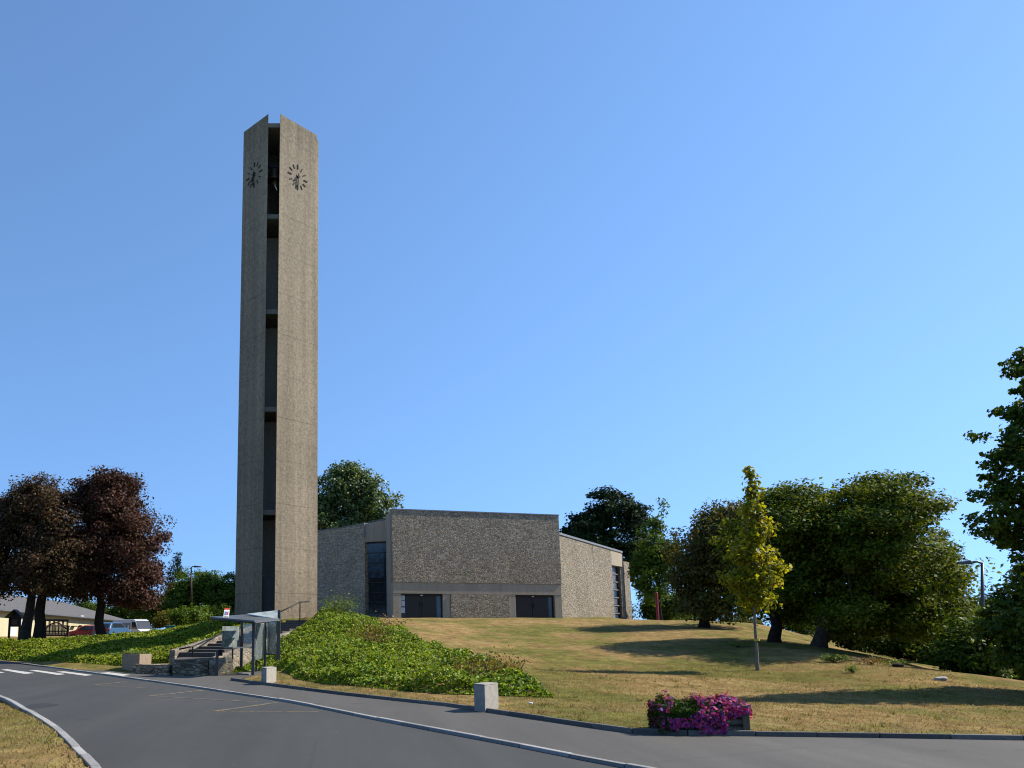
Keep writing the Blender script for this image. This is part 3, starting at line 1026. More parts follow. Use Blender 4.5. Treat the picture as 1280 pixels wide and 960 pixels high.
LB = 'copper beeches on the left'
tree('beech_tree', 'purple brown beech with a leaning trunk at the far left edge', 63, gbase(31, 63), [(31, 795, 0), (36, 765, 0), (43, 735, 0), (46, 690, 0), (50, 640, 0)],
     [(15, 665, 54, 60, 0, 4), (-30, 700, 45, 60, 0, 4), (40, 640, 44, 42, 0, 3.4), (5, 722, 46, 28, -1, 3.5), (60, 731, 30, 16, 0, 3)], 640, 78, 0.38, 0.205, 'beech_warm', 'bark', 20, LB, trunk_r=0.40)
tree('beech_tree', 'purple brown beech with a straight dark trunk beside the timber trellis', 61, gbase(49, 61), [(49, 796, 0), (50, 765, 0), (54, 735, 0), (62, 690, 0), (68, 640, 0)],
     [(72, 665, 48, 58, -1, 3.6), (60, 711, 50, 34, -1.5, 3.4), (95, 700, 34, 44, -.5, 3), (55, 622, 42, 26, 0, 3), (90, 732, 34, 16, 0, 3)], 620, 78, 0.38, 0.205, 'beech_warm', 'bark_dark', 18, LB, trunk_r=0.42)
tree('beech_tree', 'dark purple beech with the tallest round crown beside the yellow bush', 62, gbase(125, 62), [(125, 800, 0), (125, 765, 0), (126, 735, 0), (134, 690, 0), (140, 635, 0)],
     [(140, 640, 52, 50, 0, 4.2), (165, 680, 46, 52, 0, 3.8), (120, 690, 40, 52, 0, 3.6), (185, 720, 24, 28, 0.5, 2.6), (160, 736, 46, 24, 0, 3), (146, 608, 36, 18, 0, 2.4), (108, 620, 24, 24, 0, 2.4), (115, 727, 26, 16, 0, 2.4), (176, 748, 30, 14, 0, 2.4)],
     860, 80, 0.38, 0.205, 'beech', 'bark_dark', 22, LB, trunk_r=0.36)

LG = 'green trees and bushes behind the left bank'
tree('conifer', 'dark narrow conifer tip rising behind the left green trees', 124, gbase(222, 124), [(222, 790, 0), (222, 740, 0), (222, 697, 0)],
     [(222, 745, 22, 26, 0, 2), (222, 715, 13, 16, 0, 1.3), (222, 700, 6, 9, 0, .6)], 120, 40, 0.32, 0.28, 'pine', 'bark_dark', 6, LG, trunk_r=0.2)
tree('broadleaf_tree', 'rounded light green tree just behind the dark red street lamp', 114, gbase(245, 114), [(245, 790, 0), (245, 760, 0), (245, 730, 0)],
     [(245, 740, 36, 30, 0, 3.6), (222, 750, 24, 25, -1, 2.6), (262, 735, 26, 24, 0, 2.8)], 420, 55, 0.42, 0.30, 'bright', 'bark', 10, LG, trunk_r=0.22)
tree('broadleaf_tree', 'light green tree close against the left side of the tower', 112, gbase(280, 112), [(280, 790, 0), (280, 765, 0), (281, 740, 0)],
     [(278, 752, 26, 30, 0, 3), (295, 740, 18, 28, 0, 2.6), (268, 765, 20, 20, -2, 2.2)], 340, 55, 0.42, 0.30, 'bright', 'bark', 8, LG, trunk_r=0.2)
tree('bush', 'dark green bush in the shade left of the tower foot', 100, gbase(272, 100), [(272, 785, 0), (272, 770, 0), (272, 760, 0)],
     [(275, 768, 16, 16, 0, 1.2), (258, 773, 14, 12, 0, 1.2)], 90, 55, 0.26, 0.18, 'bush', 'bark_dark', 6, LG, 'bush', trunk_r=0.08)
tree('bush', 'yellow flowering bush behind the white van', 66, gbase(212, 66), [(212, 790, 0), (212, 778, 0), (212, 768, 0)],
     [(208, 777, 17, 11, 0, 1.2), (216, 769, 10, 7, 0, .9), (198, 783, 10, 7, 0, .9)], 80, 50, 0.2, 0.17, 'bush_yellow', 'bark_dark', 6, LG, 'bush', trunk_r=0.07)
tree('bush', 'dark evergreen bush under the tallest beech beside the van', 108, gbase(186, 108), [(186, 790, 0), (186, 768, 0), (186, 755, 0)],
     [(188, 757, 26, 22, 0, 2), (172, 762, 20, 14, 2, 2), (206, 765, 16, 16, 0, 1.8)], 170, 55, 0.34, 0.24, 'bush', 'bark_dark', 6, LG, 'bush', trunk_r=0.1)
tree('bush', 'mid green bush on the bank crest below the street lamp', 62, gbase(238, 62), [(238, 788, 0), (238, 775, 0), (238, 768, 0)],
     [(234, 772, 22, 12, 0, 1.4), (250, 770, 16, 12, 1, 1.2)], 110, 55, 0.24, 0.17, 'bright', 'bark_dark', 6, LG, 'bush', trunk_r=0.07)

CB = 'trees behind the church'
tree('lime_tree', 'large silvery green lime tree rising between the tower and the church roof', 112, gbase(440, 112), [(440, 785, 0), (440, 730, 0), (442, 680, 0), (445, 620, 0)],
     [(430, 612, 42, 32, 0, 5), (462, 625, 40, 32, 0, 5), (420, 650, 45, 34, 0, 5), (465, 655, 38, 26, 0, 4), (395, 630, 30, 40, 0, 4), (440, 590, 26, 12, 0, 3)],
     460, 60, 0.60, 0.42, 'lime', 'bark', 18, CB, trunk_r=0.45)
tree('pine_tree', 'dark blue green pine behind the right corner of the church', 122, gbase(762, 122), [(762, 790, 0), (762, 740, 0), (763, 680, 0), (765, 625, 0)],
     [(765, 640, 36, 26, 0, 5), (735, 655, 28, 22, 0, 4), (795, 652, 22, 26, 0, 4), (760, 680, 60, 26, 0, 5), (790, 700, 40, 36, 0, 4), (715, 668, 16, 12, 0, 3), (757, 618, 20, 8, 0, 2)],
     400, 80, 0.62, 0.42, 'pine', 'bark_dark', 16, CB, trunk_r=0.45, flat=0.5)

RT = 'trees on the right of the mound'
tree('small_tree', 'small loose light green tree with a long stray top shoot right of the church', 72, gbase(825, 72), [(826, 776, 0), (824, 745, 0), (820, 715, 0), (817, 680, 0), (821, 655, 0)],
     [(817, 688, 26, 30, 0, 2.2), (804, 714, 20, 24, 0, 2), (834, 705, 18, 32, 0, 2), (820, 660, 12, 16, 0, 1), (828, 636, 3, 13, 0, .3), (842, 657, 6, 5, 0, .5), (816, 738, 22, 18, 0, 1.8)],
     260, 42, 0.28, 0.24, 'bright', 'bark_dark', 16, RT, trunk_r=0.13)
tree('broadleaf_tree', 'olive brown spreading tree with low dark crown left of the young tree', 52, gbase(880, 52), [(880, 785, 0), (885, 750, 0), (892, 715, 0), (900, 670, 0)],
     [(885, 690, 46, 45, 0, 4.6), (925, 680, 48, 52, 0, 4.6), (905, 650, 44, 22, 0, 3), (870, 725, 32, 36, 0, 3), (925, 735, 45, 34, 0, 3), (900, 760, 58, 20, -1, 2.5)],
     560, 72, 0.36, 0.2, 'olive', 'bark_dark', 20, RT, trunk_r=0.28)
tree('broadleaf_tree', 'dark green tree with a straight trunk directly behind the young tree', 39, gbase(969, 39), [(969, 808, 0), (969, 770, 0), (972, 730, 0), (975, 680, 0), (978, 640, 0)],
     [(985, 634, 30, 30, 0, 3.6), (962, 672, 46, 46, 0, 4.4), (1002, 690, 42, 50, 0, 4.4), (975, 735, 50, 34, 0, 4.2), (1000, 765, 26, 16, 0, 2.4)], 620, 72, 0.32, 0.18, 'maple', 'bark_dark', 20, RT, trunk_r=0.26, flat=0.6, shell=0.36, up=0.9)
tree('broadleaf_tree', 'broad dark green tree with a leaning forked trunk and the biggest crown', 36.5, gbase(1022, 36.5), [(1022, 808, 0), (1030, 775, 0), (1040, 745, 0), (1055, 700, 0), (1065, 640, 0)],
     [(1085, 628, 46, 32, 0, 4.2), (1096, 652, 40, 38, -1.0, 4.2), (1048, 672, 50, 50, 0, 4.6), (1116, 692, 46, 42, 0, 4.2), (1090, 712, 64, 42, -1.2, 4.8), (1152, 722, 30, 32, 0, 3.2), (1112, 755, 66, 30, 0, 4), (1150, 765, 38, 26, 0, 3), (1097, 604, 22, 12, 0, 2.4), (1126, 655, 16, 20, 0, 2), (1105, 780, 62, 18, -1.0, 3.2), (1058, 765, 26, 18, -2.5, 2)],
     900, 110, 0.31, 0.16, 'maple', 'bark', 40, RT, trunk_r=0.30, flat=0.6, shell=0.36, up=0.9)
tree('tall_tree', 'tall tapering tree with broad leaves at the right edge of the lawn', 21.5, gbase(1335, 21.5), [(1335, 885, 0), (1335, 780, 0), (1334, 680, 0), (1333, 560, 0), (1325, 440, 0)],
     [(1296, 470, 34, 36, 0, .6), (1310, 505, 62, 42, 0, 1), (1318, 555, 92, 48, 0, 1.5), (1330, 610, 118, 52, 0, 1.9), (1338, 655, 128, 48, 0, 2), (1350, 720, 96, 46, 0, 2), (1342, 782, 118, 46, 0, 2), (1352, 820, 104, 36, 0, 1.9), (1280, 450, 14, 22, 0, .3)],
     1500, 42, 0.12, 0.115, 'tall', 'bark', 60, RT, aspect=0.85, trunk_r=0.17, shell=0.45, droop=1.0, flat=0.5, lumpy=0.02)
yt = tree('young_tree', 'slim young yellow green tree on a pale trunk standing alone on the lawn', 29.5, gbase(946, 29.5), [(947, 838, 0), (945, 800, 0), (943, 760, 0), (941, 700, 0), (940, 640, 0), (937, 590, 0)],
     [(945, 722, 34, 30, 0, .8), (938, 690, 33, 26, 0, .8), (945, 662, 26, 22, 0, .65), (938, 640, 18, 18, 0, .45), (940, 612, 7, 16, 0, .2), (937, 592, 4, 9, 0, .12), (968, 708, 15, 20, 0, .5), (915, 725, 15, 18, 0, .5), (945, 750, 26, 16, 0, .7)],
     380, 17, 0.125, 0.135, 'young', 'bark_pale', 26, RT, aspect=0.85, trunk_r=0.058, shell=0.6, up=0.4, vw=0.42)
bz = P(946, 800, 29.5)
MB().tube([(bz[0], bz[1], bz[2] - .03), (bz[0], bz[1], bz[2] + .03)], 0.088, 10).build('trunk_band', 'yellow_band', yt)

BU = 'bushes at the foot of the right trees'
for i, (u, v, D, ru, rv, mt, lb) in enumerate((
        (1000, 775, 58, 26, 18, 'bright', 'light green bush seen between the two dark trunks'),
        (1065, 780, 50, 34, 26, 'bush', 'leafy green bush just right of the leaning forked trunk'),
        (1120, 790, 47, 40, 30, 'bush', 'wide green bush under the biggest crown behind the grassy hump'),
        (1175, 800, 45, 36, 32, 'maple', 'dark bush behind the highest point of the grassy hump'),
        (1186, 772, 48, 30, 26, 'olive', 'brown green bush left of the right street lamp'),
        (1216, 802, 28.5, 28, 46, 'bush', 'tall green bush at the foot of the right street lamp'),
        (1258, 805, 37, 40, 40, 'maple', 'deep shaded bush behind the right slope of the hump'),
        (1310, 810, 33, 46, 50, 'maple', 'shaded bush cut by the right edge of the picture'),
        (1030, 768, 62, 26, 16, 'bush', 'small far bush behind the leaning forked trunk'),
        (930, 777, 66, 24, 12, 'bush', 'low dark bush on the crest behind the young tree'),
        (870, 775, 70, 26, 10, 'bush', 'low dark bush on the crest below the olive brown tree'))):
    tree('bush', lb, D, gbase(u, D), [(u, v + rv, 0), (u, v, 0), (u + 2, v - rv * .4, 0)],
         [(u, v, ru, rv, 0, 1.6), (u - ru * .5, v + rv * .35, ru * .7, rv * .7, -.4, 1.2), (u + ru * .5, v + rv * .3, ru * .7, rv * .75, .2, 1.2), (u + 3, v + rv * .9, ru, rv * .6, 0, 1.2)],
         int(60 + ru * rv / 6), 50, 0.22, 0.15, mt, 'bark_dark', 8, BU, 'bush', trunk_r=0.06, clear=0.05)
# far row of trees that closes the view under the crowns
for i, (u, v, D, ru, rv, lb) in enumerate(((735, 765, 135, 60, 24, 'far dark tree half hidden by the right church wall'),
                                           (160, 762, 128, 36, 30, 'far dark tree above the roof of the white van'),
                                           (105, 765, 132, 36, 26, 'far dark tree behind the slate roof of the cream house'),
                                           (824, 757, 98, 14, 18, 'small dark far tree behind the thin red post'),
                                           (852, 758, 96, 30, 20, 'dark far tree in the gap below the small loose tree'),
                                           (1090, 735, 74, 60, 60, 'far tree behind the biggest crown'),
                                           (1150, 760, 70, 46, 50, 'far tree behind the brown green bush'),
                                           (1245, 770, 62, 44, 40, 'far tree behind the right street lamp'),
                                           (1320, 735, 60, 60, 70, 'far tree behind the tall tapering tree'),)):
    tree('far_tree', lb, D, gbase(u, D), [(u, 800, 0), (u, v + rv * .5, 0), (u, v, 0)], [(u, v, ru, rv * .9, 0, 3), (u - ru * .4, v + rv * .4, ru * .7, rv * .6, 0, 3), (u + ru * .4, v + rv * .4, ru * .7, rv * .6, 0, 3)],
         220, 60, 0.5, 0.34, 'bush', 'bark_dark', 8, 'far trees closing the view', trunk_r=0.2, clear=0.2)


def small_plant(name, label, cat, u, v, D, rx, rz, n, leaf, mat, group=None, up=0.3):
    p = P(u, v, D)
    g = h1(p[0], p[1])
    t = empty(name, (p[0], p[1], g), label, cat, group)
    mb = MB()
    for _ in range(9):
        e = np.array([p[0] + rng.normal(0, rx * .5), p[1] + rng.normal(0, rx * .4), g + rz * rng.uniform(.8, 1.8)])
        mb.tube([(p[0], p[1], g - .02), ((p[0] * .6 + e[0] * .4), (p[1] * .6 + e[1] * .4), g + rz * .6), tuple(e)], [.012, .009, .004], 5, False)
    mb.build('stems', 'bark_dark', t)
    c = np.column_stack([p[0] + rng.normal(0, rx * .5, n), p[1] + rng.normal(0, rx * .4, n), g + 0.05 + np.abs(rng.normal(rz * 0.9, rz * .5, n))])
    nr = unit(rng.normal(0, .7, (n, 3)) + [0, -0.2, up])
    quads_object('leaves', leaf_quads(c, nr, leaf, 0.6, 0.2), 4, mat, t)
    return t


DS = 'shrubs growing through the ivy'
small_plant('shrub', 'dry rusty brown shrub in the middle of the right ivy bank', 'shrub', 466, 815, 34.5, 0.75, 0.58, 620, 0.10, 'rust_leaf', DS)
small_plant('shrub', 'feathery pale green weed clump on top of the ivy bank by the tower', 'shrub', 424, 785, 44, 0.9, 0.55, 900, 0.10, 'weed', DS)
small_plant('shrub', 'reddish shrub behind the concrete block nearest the planter', 'shrub', 617, 856, 23.2, 0.55, 0.42, 420, 0.09, 'rust_leaf', DS)
small_plant('shrub', 'reddish yellow shrub at the lower left of the ivy near the nearest block', 'shrub', 582, 860, 23, 0.5, 0.34, 320, 0.09, 'rust_leaf', DS)
small_plant('shrub', 'rusty shrub on the upper edge of the ivy beside the lawn', 'shrub', 490, 798, 41, 0.7, 0.42, 300, 0.10, 'rust_leaf', DS)
small_plant('shrub', 'rusty shrub on the right tail of the ivy bank', 'shrub', 642, 851, 24.4, 0.5, 0.30, 220, 0.08, 'rust_leaf', DS)
WG = 'weed tufts on the grassy hump'
small_plant('weeds', 'bright green weed tuft at the edge of the tree shade', 'weeds', 1043, 832, 30, 0.40, 0.11, 500, 0.08, 'weed', WG)
small_plant('weeds', 'small green weed tuft just below the bright weed tuft', 'weeds', 1066, 845, 27.2, 0.16, 0.09, 140, 0.07, 'weed', WG)
small_plant('weeds', 'sparse dry weed tuft on the crest of the grassy hump', 'weeds', 1090, 832, 29.2, 0.5, 0.10, 260, 0.07, 'rust_leaf', WG)
small_plant('weeds', 'long low weed tuft at the top right of the hump', 'weeds', 1122, 834, 28.8, 0.45, 0.09, 260, 0.08, 'weed', WG)
small_plant('weeds', 'low green weed tuft inside the tree shade beside the young trunk', 'weeds', 925, 815, 36, 0.5, 0.06, 260, 0.08, 'weed', WG)

# ------------------------------------------------------------------ bell tower
TD = 46.0
zt = P(349, 142, TD)[2]
def depth_for(ub, vt, lo=42, hi=60, z=None):
    for _ in range(50):
        D = (lo + hi) / 2
        x = P(ub, 772, D)[0]
        d = D * math.cos(PITCH) + ((z or zt) - EYE) * math.sin(PITCH)
        v = V0 - F * (-D * math.sin(PITCH) + ((z or zt) - EYE) * math.cos(PITCH)) / d
        if v < vt: lo = D
        else: hi = D
    return D

tA = np.array(P(293, 772, depth_for(293, 165))[:2])
tB = np.array(P(327, 772, TD)[:2])
tC = np.array(P(343, 772, TD)[:2])
tE = np.array(P(394, 772, depth_for(394, 168.5))[:2])
tw = empty('bell_tower', ((tA[0] + tE[0]) / 2, TD + 2, 2.0), 'tall brown concrete bell tower with open slot and clocks', 'bell tower')
TH = 0.32
ctr = (tA + tE) / 2 + np.array([0, 1.1])
zb = 1.6


def slab_wall(a, b, zt0, zt1, th, cut=None):
    d = (b - a) / np.linalg.norm(b - a)
    n = np.array([-d[1], d[0]])
    if np.dot(n, ctr - a) < 0: n = -n
    q = [a, b, b + n * th, a + n * th]
    if cut == 'b': q[2] = b + np.array([-0.06, 0.45])
    if cut == 'a': q[3] = a + np.array([0.05, 0.45])
    if np.cross(np.array([*(b - a), 0]), np.array([*n, 0]))[2] < 0: q = q[::-1]; zt0, zt1 = zt1, zt0
    tops = [zt0, zt1, zt1, zt0]
    return MB().hexa([(*p, zb) for p in q], [(*p, t) for p, t in zip(q, tops)])


slab_wall(tA, tB, zt, zt, TH, 'b').build('front_wall', 'tower', tw, 0.02)
slab_wall(tC, tE, zt, zt, TH, 'a').build('side_wall', 'tower', tw, 0.02)
# rear walls, one showing as a strip past the right edge
dE = (tE - tC) / np.linalg.norm(tE - tC); nE = np.array([-dE[1], dE[0]])
F0 = tE + dE * 0.16 + np.array([0.0, 0.06])
rear = tA + (tE - tC) + np.array([0.5, 1.9])
tw_back = np.array([(tA[0] + tE[0]) / 2 + 0.2, TD + 4.4])
zr = zt - 0.25
slab_wall(F0, tw_back + np.array([0.02, 0.0]), zr, zr, TH).build('rear_wall', 'tower', tw, 0.02)
slab_wall(tA + np.array([0.02, 0.42]), tw_back - np.array([0.02, 0.0]), zr, zr, TH).build('rear_wall', 'tower', tw, 0.02)  # unseen gap between the rear walls closed up to keep the slot dark
# landings: their front edges show in the slot
inn = [tA + np.array([0.45, 0.12]), tB + np.array([-0.02, 0.38]), tC + np.array([0.02, 0.38]), tE + np.array([-0.42, 0.10]), tw_back + np.array([0.2, -0.5]), tw_back - np.array([0.2, 0.5])]
for v in (153, 267, 386, 508, 637):
    z = P(338, v, TD + .3)[2]
    MB().prism(inn, z - 0.26, z).build('landing', 'tower_cap', tw)
# vertical core wall that darkens the slot between the landings
z0c, z1c = 1.8, P(338, 267, TD + .3)[2] - 0.3
MB().obox(tw_back - np.array([0, 1.5]), (1, 0), 2.0, 0.2, z0c, z1c).build('core_wall', 'inner', tw)
MB().obox((tB + tC) / 2 + np.array([0.06, 0.42]), (1, 0), 0.9, 0.06, 1.6, 4.35).build('slot_door', 'door_brown', tw)
# bell hung in the top bay
zbell = P(338, 225, TD + 1.2)[2]
bc = ((tB + tC) / 2 + np.array([0, 1.0]))
MB().lathe((bc[0], bc[1], zbell), [(0.02, 0.62), (0.22, 0.58), (0.30, 0.42), (0.34, 0.12), (0.48, -0.15), (0.50, -0.2), (0.42, -0.2)]).build('bell', 'bronze', tw, 0, True)
MB().obox(bc, (1, 0.0), 1.9, 0.14, zbell + 0.64, zbell + 0.80).build('bell_beam', 'iron', tw)
MB().tube([(bc[0] + .05, bc[1] - .5, zbell - .7), (bc[0] + .16, bc[1] - .4, zbell - .95)], 0.04, 8).build('bell_motor', 'lamp_glass', tw)


def clock(a, b, u, v):
    d = (b - a) / np.linalg.norm(b - a)
    n = np.array([d[1], -d[0]])
    if np.dot(n, ctr - a) > 0: n = -n
    t, z = on_plane(u, v, a, d)
    c = np.array([*(a + d * t), z])
    ex = np.array([*d, 0.0])
    if d[0] < 0: ex = -ex
    ez = np.array([0, 0, 1.0])
    en = np.array([*n, 0.0])
    ck = MB().tube([c - en * .01, c + en * .11], 0.07, 12).build('clock', 'clock_black', tw)

    def bar(ang, r0, r1, w, off, name):
        dr = ex * math.sin(ang) + ez * math.cos(ang)
        dn = ex * math.cos(ang) - ez * math.sin(ang)
        q = [c + dr * r0 - dn * w, c + dr * r1 - dn * w, c + dr * r1 + dn * w, c + dr * r0 + dn * w]
        MB().hexa([p + en * (off - .016) for p in q], [p + en * (off + .016) for p in q]).build(name, 'clock_black', ck)
    for k in range(12):
        big = k % 3 == 0
        bar(k * math.pi / 6, 0.50, 0.78 if big else 0.74, 0.040 if big else 0.024, 0.018, 'hour_mark')
    bar(math.pi * (7.45 / 6), -0.16, 0.44, 0.046, 0.045, 'hour_hand')
    bar(R(184), -0.20, 0.66, 0.032, 0.075, 'minute_hand')


clock(tC, tE, 372, 221.5)
clock(tA, tB, 318, 219)

# ------------------------------------------------------------------ church
FL = np.array(P(491.5, 772, 80)[:2]); FR = np.array(P(703.5, 772, 84.3)[:2])
ch = empty('church', ((FL[0] + FR[0]) / 2, 84, 2.7), 'low brown stone church with two dark double doors', 'church')
fd = (FR - FL) / np.linalg.norm(FR - FL); fn = np.array([fd[1], -fd[0]]); fL = float(np.linalg.norm(FR - FL))
ZB = 1.9; ZF = 12.5


def fpt(u, v): return on_plane(u, v, FL, fd)
def fbox(mb, t0, t1, z0, z1, out, back):
    q = [FL + fd * t0 + fn * out, FL + fd * t1 + fn * out, FL + fd * t1 - fn * back, FL + fd * t0 - fn * back]
    return mb.hexa([(*p, z0) for p in q], [(*p, z1) for p in q])


zl1 = fpt(600, 729)[1]; zl0 = fpt(600, 743)[1]
zlr1 = fpt(660, 731)[1]
tdoor = [fpt(u, 760)[0] for u in (501.5, 554, 563.5, 636.5, 645, 694)]
fbox(MB(), 0, fL, zl1, ZF, 0.06, 0.6).build('stone_front', 'stone', ch)
fbox(MB(), tdoor[2], tdoor[3], ZB, zl0, 0.05, 0.6).build('stone_front', 'stone', ch)
fbox(MB(), 0, fL, zl0 + 0.003, zl1 - 0.003, 0.0, 0.6).build('lintel', 'church_concrete', ch, 0.02)
for a, b in ((0, tdoor[0]), (tdoor[1], tdoor[2] - .003), (tdoor[3] + .003, tdoor[4]), (tdoor[5], fL)):
    fbox(MB(), a, b, ZB, zl0, -0.02, 0.6).build('pier', 'church_concrete', ch, 0.02)
fbox(MB(), -0.05, fL + 0.05, ZF + .002, ZF + 0.10, 0.10, 0.7).build('coping', 'coping', ch)
for di, (a, b) in enumerate(((tdoor[0], tdoor[1]), (tdoor[4], tdoor[5]))):
    w = b - a
    fr = fbox(MB(), a + .003, b - .003, zl0 - 0.16, zl0 - .003, -0.28, 0.50)
    fr = fbox(fr, a + .003, a + 0.08, ZB, zl0 - .163, -0.28, 0.50)
    fr = fbox(fr, b - 0.08, b - .003, ZB, zl0 - .163, -0.28, 0.50)
    fo = fr.build('door_frame', 'door_brown', ch)
    side = 0.11 * w
    la = a + 0.08 + (side if di == 0 else side * 0.25)
    lb = b - 0.08 - side
    mid = (la + lb) / 2
    for s, e in ((la, mid - .02), (mid + .02, lb)):
        dr = fbox(MB(), s, e, ZB, zl0 - 0.19, -0.33, 0.40).build('door', 'door_brown', ch, 0.01)
        hx = mid - 0.14 if s < mid - .1 and e <= mid else mid + 0.14
        fbox(MB(), hx - .02, hx + .02, 3.7, 4.1, -0.28, 0.325).build('handle', 'iron', dr)
    sg = fbox(MB(), a + 0.083, la - .01, ZB, zl0 - 0.19, -0.34, 0.40).build('sidelight', 'window_dark', ch)
    if di == 0:
        for z in (3.15, 3.75, 4.3):
            fbox(MB(), a + 0.11, la - .05, z, z + 0.5, -0.325, 0.335).build('notice', 'paper', sg)
    sg2 = fbox(MB(), lb + .01, b - 0.083, ZB, zl0 - 0.19, -0.34, 0.40).build('sidelight', 'window_blue' if di == 0 else 'window_dark', ch)
    fbox(MB(), mid - .12, mid + .12, zl0 - .19, zl0 - .08, -0.12, 0.25).build('door_lamp', 'lamp_glass', ch, 0.03)

# return, stained window and left wing
L1 = np.array(P(483.5, 772, 84.5)[:2]); L2 = np.array(P(456.5, 772, 85.5)[:2]); L3 = np.array(P(352, 772, 96)[:2])


def wall(mb, a, b, z0, za, zb_, th, inward):
    d = (b - a) / np.linalg.norm(b - a)
    n = np.array([-d[1], d[0]])
    if np.dot(n, np.array(inward) - a) < 0:
        n = -n
    q = [a, b, b + n * th, a + n * th]; tz = [za, zb_, zb_, za]
    if d[0] * n[1] - d[1] * n[0] < 0:
        q = q[::-1]; tz = tz[::-1]
    return mb.hexa([(*p, z0) for p in q], [(*p, t) for p, t in zip(q, tz)])


CH_IN = (12.0, 105.0)
wall(MB(), L1, FL - fd * 0.0 - fn * .601, ZB, ZF, ZF, 0.5, CH_IN).build('return_wall', 'church_concrete', ch, 0.02)
d2 = (L2 - L1) / np.linalg.norm(L2 - L1)
zwt = on_plane(470, 677, L1, d2)[1]
zwm = on_plane(470, 723, L1, d2)[1]
ztl = on_plane(456, 655, L1, d2)[1]
off = np.array([0.0, 0.45])
wall(MB(), L1 - d2 * .0, L2, zwt, ztl + .25, ztl, 0.5, CH_IN).build('window_head', 'church_concrete', ch, 0.02)
wf = wall(MB(), L1 + off, L2 + off, ZB, zwt + .1, zwt + .1, 0.1, CH_IN).build('window', 'window_dark', ch)
off2 = np.array([0.0, 0.39])
a2, b2 = L1 + off2 + d2 * 0.22, L2 + off2 - d2 * 0.16
wall(MB(), a2, b2, zwm + .08, zwt - .08, zwt - .08, 0.05, CH_IN).build('pane', 'window_blue', wf)
for k in range(9):
    z = ZB + 0.4 + (zwt - ZB - .5) * k / 8.0
    off3 = np.array([0.0, 0.33])
    wall(MB(), L1 + off3 + d2 * .1, L2 + off3 - d2 * .05, z - .04, z + .04, z + .04, 0.05, CH_IN).build('bar', 'lead', wf)
d3 = (L3 - L2) / np.linalg.norm(L3 - L2)
ztr = ztl
wall(MB(), L2 + np.array([-.003, 0]), L3, ZB, ztr, ztr - 0.3, 0.5, CH_IN).build('left_wall', 'stone_left', ch)
wall(MB(), L2 + np.array([-.02, -.04]), L3 + np.array([0, -.04]), ztr + .003, ztr + .09, ztr - .21, 0.6, CH_IN).build('coping', 'coping', ch)
MB().tube([(L2[0] - .06, L2[1] - .12, ztr - 1.3), (L2[0] - .06, L2[1] - .12, ztr + .12)], .06, 8).build('gutter_pipe', 'coping', ch)
# set back roof parapet
RP0 = np.array(P(486, 772, 89)[:2]); RP1 = np.array(P(415, 772, 100)[:2])
dr_ = (RP1 - RP0) / np.linalg.norm(RP1 - RP0)
zr1 = on_plane(484, 647, RP0, dr_)[1]; zr2 = on_plane(420, 661, RP0, dr_)[1]
wall(MB(), RP0, RP1, 9, zr1, zr2, 0.6, CH_IN).build('roof_parapet', 'roof_felt', ch)

# right wing
W1 = FR - fn * .601 + fd * -.02; W2 = np.array(P(768.5, 772, 97)[:2])
dW = (W2 - W1) / np.linalg.norm(W2 - W1); nW = np.array([dW[1], -dW[0]])
W3 = W1 + dW * on_plane(782, 772, W1, dW)[0]
W4 = W1 + dW * on_plane(789, 772, W1, dW)[0]
zw1 = on_plane(703.5, 669, W1, dW)[1]; zw2 = on_plane(768.5, 687.5, W1, dW)[1]
zw3 = on_plane(781, 692, W1, dW)[1]; zwh = on_plane(775, 708, W1, dW)[1]
zw4 = on_plane(786, 703, W1, dW)[1]
wall(MB(), W1, W2, ZB, zw1, zw2, 0.5, CH_IN).build('right_wall', 'stone_pale', ch)
wall(MB(), W2 + dW * .003, W3, zwh, zw2, zw3, 0.5, CH_IN).build('window_head', 'church_concrete', ch)
wall(MB(), W1 + nW * .08, W3 + nW * .08, zw1 + .003, zw1 + .22, zw3 + .22, 0.6, CH_IN).v and None
mbc = MB()
dc = W3 - W1
q = [W1 + nW * .09, W3 + nW * .09, W3 - nW * .5, W1 - nW * .5]
mbc.hexa([(*q[0], zw1 + .004), (*q[1], zw3 + .004), (*q[2], zw3 + .004), (*q[3], zw1 + .004)], [(*q[0], zw1 + .2), (*q[1], zw3 + .2), (*q[2], zw3 + .2), (*q[3], zw1 + .2)])
mbc.build('coping', 'coping', ch)
wall(MB(), W3 + dW * .003 + nW * 0.12, W4 + nW * 0.12, ZB, zw4, zw4, 0.7, CH_IN).build('end_pier', 'stone_pale', ch)
wq0, wq1 = W2 - nW * 0.55, W3 - nW * 0.55
w2 = wall(MB(), wq0, wq1, ZB, zwh + .1, zwh + .1, 0.1, CH_IN).build('window', 'window_dark', ch)
nb = 7
for k in range(nb + 1):
    z = 2.6 + (zwh - 2.6) * k / nb
    wall(MB(), wq0 + nW * .12, wq1 + nW * .12, z - .07, z + .05, z + .05, 0.1, CH_IN).build('bar', 'bar_grey', w2)
    if k < nb:
        hh = (zwh - 2.6) / nb
        wall(MB(), wq0 + nW * .05 + dW * .1, wq0 + nW * .05 + (W3 - W2) * .72, z + .10, z + hh - .12, z + hh - .12, 0.05, CH_IN).build('pane', 'window_pale' if k in (1, 2, 4, 5, 6) else 'window_blue', w2)
# rain stain under the coping (dirt)
ts = on_plane(741, 690, W1, dW)
s0 = W1 + dW * (ts[0] - .13) + nW * .012; s1 = W1 + dW * (ts[0] + .13) + nW * .012
zs = on_plane(741, 682, W1, dW)[1]; ze = on_plane(741, 705, W1, dW)[1]
MB().quad((*s0, zs), (*s1, zs), (*((s0 * .35 + s1 * .65)), ze), (*((s0 * .65 + s1 * .35)), ze)).build('rain_stain', 'roof_felt', ch)
